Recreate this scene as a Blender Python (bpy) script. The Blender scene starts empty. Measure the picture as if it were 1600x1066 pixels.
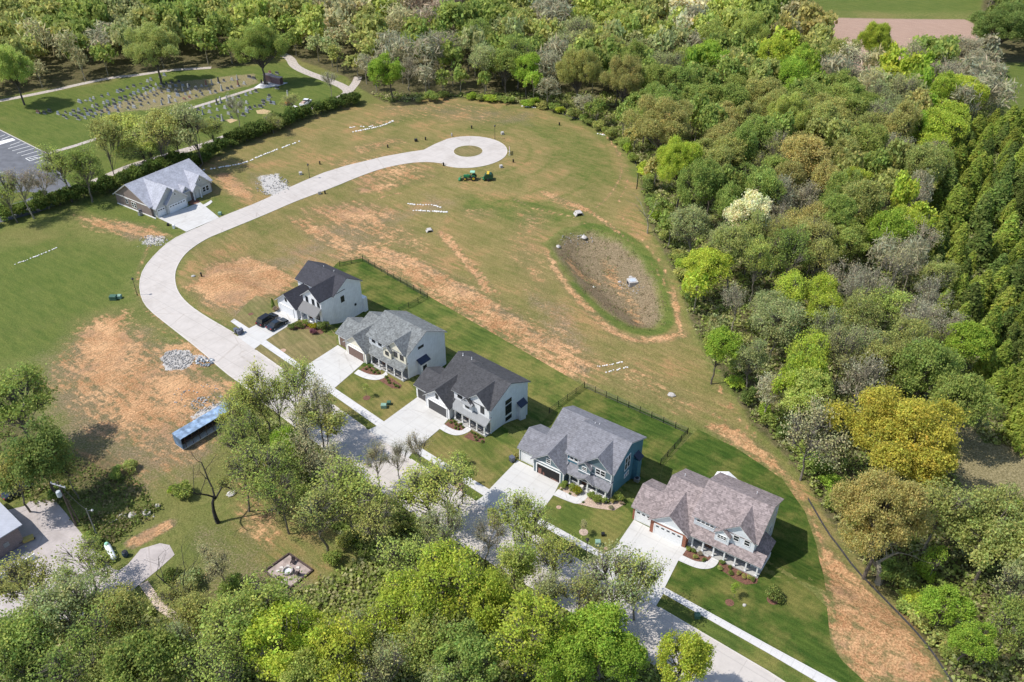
import bpy, bmesh, math, random
import numpy as np
from mathutils import Vector, Matrix
from mathutils.geometry import delaunay_2d_cdt
R=math.radians
rng=np.random.default_rng(7); random.seed(11)
scn=bpy.context.scene
col=scn.collection
# ---------------------------------------------------------------- camera, sky, sun, exposure
F_PX,TH,CAMH=1320.0,R(35.3),100.0
cam=bpy.data.cameras.new('camera'); cam_o=bpy.data.objects.new('camera',cam); col.objects.link(cam_o)
cam.sensor_width=36; cam.lens=36*F_PX/1600.0; cam.clip_end=6000; cam.clip_start=1
cam_o.location=(0,0,CAMH); cam_o.rotation_euler=(math.pi/2-TH,0,0); scn.camera=cam_o
SUN_EL,SUN_AZ=R(56),R(187)      # direction towards the sun, azimuth counted from +X
w=bpy.data.worlds.new('World'); scn.world=w; w.use_nodes=True
sky=w.node_tree.nodes.new('ShaderNodeTexSky'); sky.sky_type='NISHITA'; sky.sun_disc=False
sky.sun_elevation=SUN_EL; sky.sun_rotation=math.pi/2-SUN_AZ
bg=w.node_tree.nodes['Background']; bg.inputs[1].default_value=0.15
w.node_tree.links.new(sky.outputs[0],bg.inputs[0])
sl=bpy.data.lights.new('sun','SUN'); sl.energy=4.0; sl.angle=R(0.5); sl.color=(1,.955,.88)
so=bpy.data.objects.new('sun',sl); col.objects.link(so)
sd=Vector((math.cos(SUN_EL)*math.cos(SUN_AZ),math.cos(SUN_EL)*math.sin(SUN_AZ),math.sin(SUN_EL)))
so.rotation_euler=sd.to_track_quat('Z','Y').to_euler(); so.location=(0,0,200)
vs=scn.view_settings; vs.view_transform='Standard'; vs.look='None'; vs.gamma=1; vs.exposure=0.30
# ---------------------------------------------------------------- terrain and photo -> ground
CT,ST=math.cos(TH),math.sin(TH)
def W(u,v,z=0.0):
    a=(u-800)/F_PX; b=(533-v)/F_PX; k=(CAMH-z)/(ST-b*CT)
    return (a*k,(CT+b*ST)*k)
def proj(x,y,z):
    dep=y*CT+(CAMH-z)*ST; up=y*ST-(CAMH-z)*CT
    return 800+F_PX*x/dep,533-F_PX*up/dep,dep
def sm(t): 
    t=np.clip(t,0,1); return t*t*(3-2*t)
A39=R(-39)
def T0(x,y):
    dx=x+15.8; dy=y-120.4
    s=dx*math.cos(A39)+dy*math.sin(A39); d=-dx*math.sin(A39)+dy*math.cos(A39)
    return -2.3*sm((d-4)/9)*sm((s+98)/35)*(1-sm((d-45)/50))*(1-sm((s-80)/45))
def sdist(x,y,poly):
    x=np.asarray(x,float);y=np.asarray(y,float)
    n=len(poly); d=np.full(x.shape,1e9); ins=np.zeros(x.shape,bool)
    for i in range(n):
        x0,y0=poly[i];x1,y1=poly[(i+1)%n]
        ex,ey=x1-x0,y1-y0; L=ex*ex+ey*ey+1e-9
        t=np.clip(((x-x0)*ex+(y-y0)*ey)/L,0,1)
        d=np.minimum(d,np.hypot(x-x0-t*ex,y-y0-t*ey))
        c=((y0>y)!=(y1>y))
        with np.errstate(divide='ignore',invalid='ignore'):
            xi=x0+(y-y0)*ex/np.where(ey==0,1e-9,ey)
        ins^=c&(x<xi)
    return np.where(ins,d,-d)
def P0(u,v):
    z=0.0
    for _ in range(12):
        p=W(u,v,z); z=float(T0(*p))
    return p
BASIN=[P0(*q) for q in [(850,380),(878,358),(925,350),(970,368),(1010,400),(1040,450),(1050,500),(1035,522),(985,518),(930,480),(890,440)]]
def T(x,y):
    return T0(x,y)-2.8*sm(sdist(x,y,BASIN)/8.0)
def P(u,v,h=0.0):
    z=0.0
    for _ in range(14):
        p=W(u,v,z+h); z=0.5*z+0.5*float(T(*p))
    return p
def PZ(u,v,h=0.0):
    p=P(u,v,h); return (p[0],p[1],float(T(*p))+h)
def PP(pts): return [P(*q) for q in pts]
def ppm(u,v):
    p=P(u,v); return F_PX/proj(p[0],p[1],0)[2]
# ---------------------------------------------------------------- materials
MATS={}
def newmat(name):
    m=bpy.data.materials.new(name); m.use_nodes=True; nt=m.node_tree
    b=nt.nodes['Principled BSDF']; MATS[name]=m
    return m,nt,b
class N:
    def __init__(s,nt): s.nt=nt
    def n(s,t,**k):
        x=s.nt.nodes.new(t)
        for a,b in k.items(): setattr(x,a,b)
        return x
    def l(s,a,b): s.nt.links.new(a,b)
    def aniso(s,vec,ang,sx):
        a=s.n('ShaderNodeMapping'); s.l(vec,a.inputs[0]); a.inputs['Rotation'].default_value=(0,0,ang)
        b_=s.n('ShaderNodeMapping'); s.l(a.outputs[0],b_.inputs[0]); b_.inputs['Scale'].default_value=(sx,1,1); return b_.outputs[0]
    def noise(s,vec,scale,det=3,rough=.55):
        x=s.n('ShaderNodeTexNoise'); x.inputs['Scale'].default_value=scale; x.inputs['Detail'].default_value=det; x.inputs['Roughness'].default_value=rough
        if vec is not None: s.l(vec,x.inputs['Vector'])
        return x.outputs['Fac']
    def math(s,op,a,b=None,c=None,clamp=False):
        x=s.n('ShaderNodeMath',operation=op,use_clamp=clamp)
        for i,q in enumerate((a,b,c)):
            if q is None: continue
            if isinstance(q,(int,float)): x.inputs[i].default_value=q
            else: s.l(q,x.inputs[i])
        return x.outputs[0]
    def ss(s,v,lo,hi):
        x=s.n('ShaderNodeMapRange',interpolation_type='SMOOTHSTEP'); s.l(v,x.inputs[0]); x.inputs[1].default_value=lo; x.inputs[2].default_value=hi
        return x.outputs[0]
    def mix(s,f,a,b):
        x=s.n('ShaderNodeMix',data_type='RGBA')
        for i,q in ((0,f),(6,a),(7,b)):
            if isinstance(q,(int,float)): x.inputs[i].default_value=q
            elif isinstance(q,tuple): x.inputs[i].default_value=(*q[:3],1)
            else: s.l(q,x.inputs[i])
        return x.outputs[2]
    def mul(s,a,b):
        x=s.n('ShaderNodeMix',data_type='RGBA',blend_type='MULTIPLY'); x.inputs[0].default_value=1
        for i,q in ((6,a),(7,b)):
            if isinstance(q,tuple): x.inputs[i].default_value=(*q[:3],1)
            else: s.l(q,x.inputs[i])
        return x.outputs[2]
    def bump(s,h,st,dist=.1):
        x=s.n('ShaderNodeBump'); x.inputs['Strength'].default_value=st; x.inputs['Distance'].default_value=dist; s.l(h,x.inputs['Height']); return x.outputs[0]
def simple(name,c,rough=.7,var=.12,scale=3,metal=0,bump=0,scale2=None):
    if name in MATS: return MATS[name]
    m,nt,b=newmat(name); g=N(nt)
    tc=g.n('ShaderNodeTexCoord').outputs['Object']
    f=g.noise(tc,scale,4)
    k=g.ss(f,.3,.7)
    lo=tuple(x*(1-var) for x in c); hi=tuple(min(1,x*(1+var)) for x in c)
    cc=g.mix(k,lo,hi)
    g.l(cc,b.inputs['Base Color']); b.inputs['Roughness'].default_value=rough; b.inputs['Metallic'].default_value=metal
    if bump: g.l(g.bump(g.noise(tc,scale*6,3),bump),b.inputs['Normal'])
    return m
def shingle(name,c,var=.28,sc=5.0):
    m,nt,b=newmat(name); g=N(nt)
    tc=g.n('ShaderNodeTexCoord').outputs['Object']
    v=g.n('ShaderNodeTexVoronoi'); v.inputs['Scale'].default_value=sc*.62
    mp=g.n('ShaderNodeMapping'); g.l(tc,mp.inputs[0]); mp.inputs['Scale'].default_value=(1,1,1.6); g.l(mp.outputs[0],v.inputs['Vector'])
    sp=g.n('ShaderNodeSeparateColor'); g.l(v.outputs['Color'],sp.inputs[0])
    a=g.mix(sp.outputs[0],tuple(x*(1-var) for x in c),tuple(x*(1+var) for x in c))
    n2=g.noise(tc,.6,3)
    a=g.mul(a,g.mix(g.ss(n2,.3,.7),(.9,.9,.9),(1.1,1.1,1.1)))
    wv=g.n('ShaderNodeTexWave',bands_direction='Z'); g.l(tc,wv.inputs[0]); wv.inputs['Scale'].default_value=2.2
    a=g.mul(a,g.mix(g.ss(wv.outputs['Fac'],.0,.25),(.82,.82,.82),(1,1,1)))
    g.l(a,b.inputs['Base Color']); b.inputs['Roughness'].default_value=.9
    g.l(g.bump(sp.outputs[1],.35,.05),b.inputs['Normal'])
    return m
def siding(name,c,vertical=False,sc=1.6):
    m,nt,b=newmat(name); g=N(nt)
    tc=g.n('ShaderNodeTexCoord').outputs['Object']
    if vertical:
        sep=g.n('ShaderNodeSeparateXYZ'); g.l(tc,sep.inputs[0])
        s_=g.math('ADD',sep.outputs[0],sep.outputs[1]); fr=g.math('FRACT',g.math('MULTIPLY',s_,2.2))
    else:
        sep=g.n('ShaderNodeSeparateXYZ'); g.l(tc,sep.inputs[0])
        fr=g.math('FRACT',g.math('MULTIPLY',sep.outputs[2],5.0))
    line=g.ss(fr,.0,.16)
    n=g.noise(tc,1.1,4)
    a=g.mix(g.ss(n,.3,.7),tuple(x*.93 for x in c),tuple(min(1,x*1.05) for x in c))
    a=g.mul(a,g.mix(line,(.8,.8,.82),(1,1,1)))
    g.l(a,b.inputs['Base Color']); b.inputs['Roughness'].default_value=.6
    g.l(g.bump(line,.4,.02),b.inputs['Normal'])
    return m
def concrete(name,c,ang=0,sx=3.0,sy=3.0,var=.06,joint=.78):
    m,nt,b=newmat(name); g=N(nt)
    tc=g.n('ShaderNodeTexCoord').outputs['Object']
    mp=g.n('ShaderNodeMapping'); g.l(tc,mp.inputs[0]); mp.inputs['Rotation'].default_value=(0,0,-ang)
    sep=g.n('ShaderNodeSeparateXYZ'); g.l(mp.outputs[0],sep.inputs[0])
    def ln(o,s):
        fr=g.math('FRACT',g.math('DIVIDE',o,s)); d=g.math('ABSOLUTE',g.math('SUBTRACT',fr,.5)); return g.ss(d,.5-.09/s,.5-.02/s)
    j=g.math('MAXIMUM',ln(sep.outputs[0],sx),ln(sep.outputs[1],sy))
    v=g.n('ShaderNodeTexVoronoi'); v.inputs['Scale'].default_value=.22; g.l(mp.outputs[0],v.inputs['Vector'])
    n=g.noise(tc,.5,6,.65); n2=g.noise(tc,7,3)
    a=g.mix(g.ss(n,.3,.7),tuple(x*(1-var) for x in c),tuple(min(1,x*(1+var*.7)) for x in c))
    st=g.ss(g.noise(tc,.13,5,.7),.5,.75)
    a=g.mul(a,g.mix(st,(1,1,1),(.87,.855,.84)))
    cr=g.n('ShaderNodeTexVoronoi',feature='DISTANCE_TO_EDGE'); cr.inputs['Scale'].default_value=.09; g.l(tc,cr.inputs['Vector']); a=g.mul(a,g.mix(g.math('MULTIPLY',g.ss(cr.outputs['Distance'],.012,.002),g.ss(n,.4,.6)),(1,1,1),(.8,.78,.76)))
    tk=g.ss(g.noise(g.aniso(tc,-ang,.05),1.1,3),.52,.72); a=g.mul(a,g.mix(tk,(1,1,1),(.94,.93,.92)))
    a=g.mul(a,g.mix(g.ss(n2,.2,.8),(.96,.96,.96),(1.03,1.03,1.03)))
    a=g.mul(a,g.mix(j,(1,1,1),(joint,joint,joint)))
    g.l(a,b.inputs['Base Color']); b.inputs['Roughness'].default_value=.85
    return m
def grassmat(name,ca,cb,cdry,dry=.35,ang=0):
    m,nt,b=newmat(name); g=N(nt)
    tc=g.n('ShaderNodeTexCoord').outputs['Object']
    n1=g.noise(g.aniso(tc,ang,.25),.9,3); n2=g.noise(tc,.16,5,.65); n3=g.noise(tc,6,3)
    a=g.mix(g.ss(n1,.3,.7),ca,cb)
    a=g.mix(g.math('MULTIPLY',g.ss(n2,.62-dry*.5,.8-dry*.3),.8),a,cdry)
    a=g.mul(a,g.mix(g.ss(n3,.25,.75),(.72,.72,.72),(1.22,1.22,1.22)))
    m3=g.n('ShaderNodeMapping'); g.l(tc,m3.inputs[0]); m3.inputs['Rotation'].default_value=(0,0,ang); wv=g.n('ShaderNodeTexWave',bands_direction='Y'); g.l(m3.outputs[0],wv.inputs[0]); wv.inputs['Scale'].default_value=.32; wv.inputs['Distortion'].default_value=1.2; wv.inputs['Detail'].default_value=2
    a=g.mul(a,g.mix(g.ss(wv.outputs['Fac'],.3,.7),(.93,.94,.92),(1.06,1.05,1.04)))
    g.l(a,b.inputs['Base Color']); b.inputs['Roughness'].default_value=.95; b.inputs['Specular IOR Level'].default_value=.06
    g.l(g.bump(n3,.6,.08),b.inputs['Normal'])
    return m
def leafmat(name,objcol=True):
    m=bpy.data.materials.new(name); m.use_nodes=True; nt=m.node_tree; nt.nodes.clear(); g=N(nt)
    at=g.n('ShaderNodeAttribute',attribute_name='shade')
    if objcol:
        c=g.n('ShaderNodeObjectInfo').outputs['Color']
        a=g.mul(c,at.outputs['Color'])
    else: a=at.outputs['Color']
    d=g.n('ShaderNodeBsdfDiffuse'); t=g.n('ShaderNodeBsdfTranslucent'); mx=g.n('ShaderNodeMixShader'); mx.inputs[0].default_value=.5
    o=g.n('ShaderNodeOutputMaterial')
    g.l(a,d.inputs[0]); g.l(a,t.inputs[0]); g.l(d.outputs[0],mx.inputs[1]); g.l(t.outputs[0],mx.inputs[2]); g.l(mx.outputs[0],o.inputs[0])
    MATS[name]=m; return m
LEAF=leafmat('leaf'); LEAFV=leafmat('leaf_mass',False)
BARK=simple('bark',(.11,.092,.075),.95,.3,4); BARKL=simple('bark_pale',(.27,.24,.175),.95,.25,4); BARKD=simple('bark_dark',(.03,.027,.026),.95,.3,4)
WHITE=simple('white_trim',(.78,.78,.78),.5,.03); GLASS=simple('glass',(.02,.025,.03),.08,.2); BLACK=simple('black_metal',(.015,.015,.017),.45,.1)
STEEL=simple('grey_steel',(.3,.32,.34),.4,.1,metal=.4)
# ---------------------------------------------------------------- mesh helpers
def tag(o,label=None,cat=None,group=None,kind=None):
    if label: o['label']=label
    if cat: o['category']=cat
    if group: o['group']=group
    if kind: o['kind']=kind
    return o
class MB:
    def __init__(s): s.v=[]; s.f=[]
    def add(s,vs,fs):
        k=len(s.v); s.v+=[tuple(q) for q in vs]; s.f+=[tuple(i+k for i in f) for f in fs]; return s
    def box(s,x0,x1,y0,y1,z0,z1):
        return s.add([(x0,y0,z0),(x1,y0,z0),(x1,y1,z0),(x0,y1,z0),(x0,y0,z1),(x1,y0,z1),(x1,y1,z1),(x0,y1,z1)],[(0,3,2,1),(4,5,6,7),(0,1,5,4),(1,2,6,5),(2,3,7,6),(3,0,4,7)])
    def taper(s,x0,x1,y0,y1,z0,z1,i,j=None):
        j=i if j is None else j
        return s.add([(x0,y0,z0),(x1,y0,z0),(x1,y1,z0),(x0,y1,z0),(x0+i,y0+j,z1),(x1-i,y0+j,z1),(x1-i,y1-j,z1),(x0+i,y1-j,z1)],[(0,3,2,1),(4,5,6,7),(0,1,5,4),(1,2,6,5),(2,3,7,6),(3,0,4,7)])
    def prism(s,poly,axis,a0,a1):
        """poly=list of (b,z) ; axis x or y"""
        n=len(poly)
        f=(lambda a,b,z:(a,b,z)) if axis=='x' else (lambda a,b,z:(b,a,z)) if axis=='y' else (lambda a,b,z:(b,z,a))
        vs=[f(a0,*q) for q in poly]+[f(a1,*q) for q in poly]
        return s.add(vs,[tuple(range(n))[::-1],tuple(range(n,2*n))]+[(i,(i+1)%n,n+(i+1)%n,n+i) for i in range(n)])
    def tube(s,p0,p1,r0,r1,n=6,cap=True):
        p0=Vector(p0);p1=Vector(p1); d=(p1-p0); 
        if d.length<1e-6: return s
        q=d.to_track_quat('Z','Y'); vs=[]
        for p,r in ((p0,r0),(p1,r1)):
            for i in range(n):
                a=2*math.pi*i/n; vs.append(p+q@Vector((r*math.cos(a),r*math.sin(a),0)))
        fs=[(i,(i+1)%n,n+(i+1)%n,n+i) for i in range(n)]
        if cap: fs+=[tuple(range(n))[::-1],tuple(range(n,2*n))]
        return s.add(vs,fs)
    def path(s,pts,r,n=5):
        for a,b in zip(pts,pts[1:]): s.tube(a,b,r,r,n)
        return s
    def lathe(s,prof,c=(0,0,0),n=12):
        vs=[];fs=[];m=len(prof)
        for r,z in prof:
            for i in range(n):
                a=2*math.pi*i/n; vs.append((c[0]+r*math.cos(a),c[1]+r*math.sin(a),c[2]+z))
        for k in range(m-1):
            for i in range(n): fs.append((k*n+i,k*n+(i+1)%n,(k+1)*n+(i+1)%n,(k+1)*n+i))
        fs+=[tuple(range(n))[::-1],tuple(range((m-1)*n,m*n))]
        return s.add(vs,fs)
    def wheel(s,c,r,w,n=14,axis='y'):
        vs=[];fs=[]
        for k,(rr,o) in enumerate(((r*.55,-w/2),(r*.93,-w/2),(r,-w/4),(r,w/4),(r*.93,w/2),(r*.55,w/2))):
            for i in range(n):
                a=2*math.pi*i/n
                if axis=='y': vs.append((c[0]+rr*math.cos(a),c[1]+o,c[2]+rr*math.sin(a)))
                else: vs.append((c[0]+o,c[1]+rr*math.cos(a),c[2]+rr*math.sin(a)))
        for k in range(5):
            for i in range(n): fs.append((k*n+i,k*n+(i+1)%n,(k+1)*n+(i+1)%n,(k+1)*n+i))
        fs+=[tuple(range(n)),tuple(range(5*n,6*n))]
        return s.add(vs,fs)
    def build(s,name,mat,parent=None,smooth=False,label=None,bevel=0,recalc=True):
        me=bpy.data.meshes.new(name); me.from_pydata(s.v,[],s.f)
        if recalc or bevel:
            bm=bmesh.new(); bm.from_mesh(me)
            bmesh.ops.recalc_face_normals(bm,faces=bm.faces)
            if bevel: bmesh.ops.bevel(bm,geom=[e for e in bm.edges if len(e.link_faces)==2 and e.calc_face_angle()>.5],offset=bevel,segments=2,affect='EDGES',clamp_overlap=True)
            bm.to_mesh(me); bm.free()
        me.materials.append(mat)
        if smooth: 
            for p in me.polygons: p.use_smooth=True
        o=bpy.data.objects.new(name,me); col.objects.link(o)
        if parent is not None: o.parent=parent
        if label: o['label']=label
        return o
def empty(name,loc,rz=0,label=None,cat=None,group=None):
    o=bpy.data.objects.new(name,None); o.empty_display_size=.5; col.objects.link(o); o.location=loc; o.rotation_euler=(0,0,rz)
    return tag(o,label,cat,group)
def children(o): return [c for c in bpy.data.objects if c.parent==o]
TREEIDX={}
def copy_tree(o,loc,rz=0,sc=None,label=None,kids=None):
    c=o.copy(); col.objects.link(c); c.location=loc; c.rotation_euler=(0,0,rz)
    if sc: c.scale=sc
    if label: c['label']=label
    for k in (kids if kids is not None else children(o)):
        d=k.copy(); col.objects.link(d); d.parent=c
        for g2 in (children(k) if kids is None else []):
            e=g2.copy(); col.objects.link(e); e.parent=d
    return c
def fastmesh(name,V,quads,mat,shade=None,npoly=4):
    me=bpy.data.meshes.new(name); nv=len(V); nf=len(quads)
    me.vertices.add(nv); me.vertices.foreach_set('co',np.asarray(V,np.float32).ravel())
    me.loops.add(nf*npoly); me.loops.foreach_set('vertex_index',np.asarray(quads,np.int32).ravel())
    me.polygons.add(nf); me.polygons.foreach_set('loop_start',np.arange(0,nf*npoly,npoly,dtype=np.int32)); me.polygons.foreach_set('loop_total',np.full(nf,npoly,np.int32))
    if shade is not None:
        a=me.attributes.new('shade','FLOAT_COLOR','POINT'); s4=np.ones((nv,4),np.float32); s4[:,:3]=shade; a.data.foreach_set('color',s4.ravel())
    me.update(); me.validate(); me.materials.append(mat); return me
# draped sheet over terrain
def drape(name,poly,mat,off,step=2.5,kind='structure',thick=0,label=None,cat=None,holes=(),parent=None):
    poly=[Vector(p) for p in poly]
    a=sum(poly[i].x*poly[(i+1)%len(poly)].y-poly[(i+1)%len(poly)].x*poly[i].y for i in range(len(poly)))
    if a<0: poly=poly[::-1]
    pts=[];edges=[]
    def ring(pl):
        st=len(pts)
        for i,p in enumerate(pl):
            q=pl[(i+1)%len(pl)]; k=max(1,int((q-p).length/step))
            for j in range(k): pts.append(p.lerp(q,j/k))
        n=len(pts)-st
        for i in range(n): edges.append((st+i,st+(i+1)%n))
    ring(poly)
    for h in holes: ring([Vector(p) for p in h])
    xs=[p.x for p in poly]; ys=[p.y for p in poly]
    gx=np.arange(min(xs)+step/2,max(xs),step); gy=np.arange(min(ys)+step/2,max(ys),step)
    GX,GY=np.meshgrid(gx,gy); pt=[(p.x,p.y) for p in poly]
    m=sdist(GX,GY,pt)>step*.4
    for h in holes: m&=sdist(GX,GY,h)<-step*.4
    pts+= [Vector((x,y)) for x,y in zip(GX[m],GY[m])]
    vo,_,fo,*_r=delaunay_2d_cdt(pts,edges,[],0,1e-4)
    fs=[]
    for f in fo:
        c=sum((vo[i] for i in f),Vector((0,0)))/len(f)
        if float(sdist(c.x,c.y,pt))>0 and all(float(sdist(c.x,c.y,h))<0 for h in holes): fs.append(tuple(f))
    vs=[(p.x,p.y,float(T(p.x,p.y))+off) for p in vo]
    me=bpy.data.meshes.new(name); 
    if thick:
        ring_e={}
        for f in fs:
            for i in range(len(f)):
                e=(f[i],f[(i+1)%len(f)]); ring_e[e]=1
        b=[e for e in ring_e if (e[1],e[0]) not in ring_e]
        idx={}
        for e in b:
            for i in e:
                if i not in idx: idx[i]=len(vs); vs.append((vs[i][0],vs[i][1],vs[i][2]-thick))
        fs=fs+[(e[1],e[0],idx[e[0]],idx[e[1]]) for e in b]
    me.from_pydata(vs,[],fs); me.materials.append(mat)
    if me.polygons and me.polygons[0].normal.z<0: me.flip_normals()
    o=bpy.data.objects.new(name,me); col.objects.link(o)
    if parent is not None: o.parent=parent
    elif kind: o['kind']=kind
    if label: tag(o,label,cat)
    return o
def ribbon(pts,wd):
    """world pts -> polygon of width wd"""
    v=[Vector(p) for p in pts]; L=[];Rr=[]
    for i,p in enumerate(v):
        d=(v[min(i+1,len(v)-1)]-v[max(i-1,0)]).normalized(); n=Vector((-d.y,d.x))*wd/2
        L.append(tuple(p+n)); Rr.append(tuple(p-n))
    return L+Rr[::-1]
def smooth_line(pts,it=2):
    for _ in range(it):
        q=[pts[0]]
        for a,b in zip(pts,pts[1:]):
            q.append((a[0]*.75+b[0]*.25,a[1]*.75+b[1]*.25)); q.append((a[0]*.25+b[0]*.75,a[1]*.25+b[1]*.75))
        q.append(pts[-1]); pts=q
    return pts
# ================================================================ GROUND
def axis(lo,hi,step,far,growth=1.12):
    a=list(np.arange(lo,hi+1e-6,step)); s=step
    b=a[-1]
    while b<far: s*=growth; b+=s; a.append(b)
    s=step; b=a[0]
    while b>-far: s*=growth; b-=s; a.insert(0,b)
    return np.array(a)
gxs=axis(-190,170,.9,1800); gys=axis(48,300,.9,1800)
GX,GY=np.meshgrid(gxs,gys); 
GZ=T(GX,GY)
nx,ny=len(gxs),len(gys)
V=np.stack([GX.ravel(),GY.ravel(),GZ.ravel()],1)
i=np.arange(nx-1); j=np.arange(ny-1); II,JJ=np.meshgrid(i,j); base=(JJ*nx+II).ravel()
Q=np.stack([base,base+1,base+1+nx,base+nx],1)
# paint masks: soil, dry, lush, gravel | mud, forest, field(red), tan
PA=np.zeros((8,)+GX.shape,np.float32)
SOIL,DRY,LUSH,GRAV,MUD,FOR,RED,TAN=range(8)
def paint(ch,w_,poly,soft=2.0,px=True,grow=0):
    poly=PP(poly) if px else poly
    xs=[p[0] for p in poly]; ys=[p[1] for p in poly]; m=soft+abs(grow)+2
    i0,i1=np.searchsorted(gxs,[min(xs)-m,max(xs)+m]); j0,j1=np.searchsorted(gys,[min(ys)-m,max(ys)+m])
    if i1<=i0 or j1<=j0: return
    d=sdist(GX[j0:j1,i0:i1],GY[j0:j1,i0:i1],poly)+grow
    a=sm((d+soft)/(2*soft))*w_
    PA[ch,j0:j1,i0:i1]=np.maximum(PA[ch,j0:j1,i0:i1],a)
def unpaint(ch,poly,soft=2.0):
    poly=PP(poly); d=sdist(GX,GY,poly); PA[ch]*=(1-sm((d+soft)/(2*soft)))
def streak(ch,w_,pts,wd,soft=1.0,it=2):
    q=smooth_line(PP(pts),it); paint(ch,w_,ribbon(q,wd),soft,px=False)
def ell(u,v,ru,rv,n=14,ang=0):
    return [(u+ru*math.cos(t)*math.cos(ang)-rv*math.sin(t)*math.sin(ang),v+ru*math.cos(t)*math.sin(ang)+rv*math.sin(t)*math.cos(ang)) for t in np.linspace(0,2*math.pi,n,endpoint=False)]
FIELD=[(300,262),(420,205),(520,170),(600,160),(700,150),(780,156),(860,172),(930,205),(980,245),(1005,300),(1000,330),(1060,440),(1090,540),(1140,610),(1190,690),(1262,760),(1330,850),(1440,960),(1500,1066),(1300,1066),(1290,900),(1222,748),(1090,670),(905,598),(668,462),(565,405),(440,470),(372,523),(305,486),(272,437),(300,385),(400,340),(300,300)]
paint(DRY,.8,FIELD,4)
streak(SOIL,.72,[(540,385),(620,410),(700,450),(780,500),(860,550),(920,590)],12,6)
paint(LUSH,.5,[(700,160),(800,165),(900,200),(960,240),(985,300),(900,285),(870,250),(850,220),(790,195),(700,180),(560,215),(560,195)],4)
paint(LUSH,.6,[(-40,400),(0,385),(110,360),(240,395),(215,440),(215,470),(150,500),(110,560),(0,580),(-60,580)],8)
paint(LUSH,.35,[(-60,350),(110,330),(100,372),(0,400),(-60,400)],5)
paint(LUSH,.6,[(730,300),(850,310),(930,330),(860,365),(700,330)],5)
paint(LUSH,.62,[(-80,165),(0,157),(110,138),(200,122),(255,112),(400,100),(455,93),(530,132),(540,148),(450,178),(380,203),(290,233),(200,258),(110,300),(60,300),(74,241),(0,203),(-80,175)],2.5)
paint(TAN,.62,[(262,128),(400,113),(412,130),(250,172),(185,178),(130,180),(200,152)],3)
paint(DRY,.55,[(270,125),(400,112),(410,130),(250,175),(180,180),(230,150)],4)
paint(LUSH,.55,[(150,300),(250,345),(290,362),(265,372),(190,345),(120,330),(120,310)],2)
paint(LUSH,.5,[(310,320),(345,300),(393,320),(342,340)],1.2)
# bare clay patches
for w_,pl,so in [(1.0,[(290,450),(330,412),(390,400),(440,418),(462,440),(430,462),(370,482),(330,478)],5),
 (.72,[(440,335),(505,350),(560,382),(640,408),(705,448),(770,490),(860,540),(928,576),(918,600),(880,585),(800,535),(740,492),(660,452),(590,415),(520,390),(470,365)],4),
 (.8,[(325,272),(362,268),(398,300),(396,316),(365,308),(345,296)],3),(.72,[(105,335),(150,338),(245,352),(272,368),(240,382),(200,372),(140,360)],4),
 (.95,[(115,525),(150,495),(195,490),(215,530),(205,585),(165,620),(130,600)],6),(.85,[(230,600),(260,575),(330,590),(375,600),(300,640),(240,640)],4),
 (.75,[(245,560),(255,540),(300,530),(340,560),(335,575),(260,585)],2),(.8,[(150,640),(230,600),(290,610),(230,660),(180,690)],6),
 (.6,[(80,700),(160,690),(250,720),(240,760),(160,770),(90,760)],6),(.7,[(300,655),(385,603),(400,612),(330,660)],2),
 (.72,[(545,296),(600,282),(648,284),(610,298),(560,305)],3),(.75,[(470,325),(560,310),(640,330),(600,350),(520,360)],7),
 (.55,[(700,318),(780,325),(790,345),(720,345)],6),(.55,[(800,320),(870,330),(860,370),(800,380)],8),(.6,[(850,295),(930,330),(905,338),(850,310)],3),
 (.6,[(870,370),(895,350),(930,345),(910,360),(880,385)],2),
 (.62,[(540,230),(620,212),(640,222),(560,245)],5),(.5,[(400,315),(440,290),(480,280),(470,300)],4),(.55,[(560,190),(640,178),(640,190),(570,205)],5),
 (.72,[(1092,664),(1135,660),(1200,700),(1250,760),(1292,850),(1345,905),(1400,960),(1490,1070),(1352,1070),(1300,1000),(1292,900),(1262,800),(1228,748),(1150,700)],1.2),
 (.5,[(1140,560),(1120,560),(1170,640),(1200,660)],3),(.42,[(900,590),(990,560),(1060,590),(1090,660),(1000,640)],6),
 (.6,[(360,780),(440,790),(440,850),(420,870),(370,840)],3),(.5,[(330,760),(360,740),(430,760),(400,790)],3),(.5,[(500,900),(560,920),(590,980),(620,1020),(560,1010),(520,960)],3),
 (.55,[(-40,930),(60,985),(100,1020),(-40,1010)],3)]:
    paint(SOIL,w_,pl,so)
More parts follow.
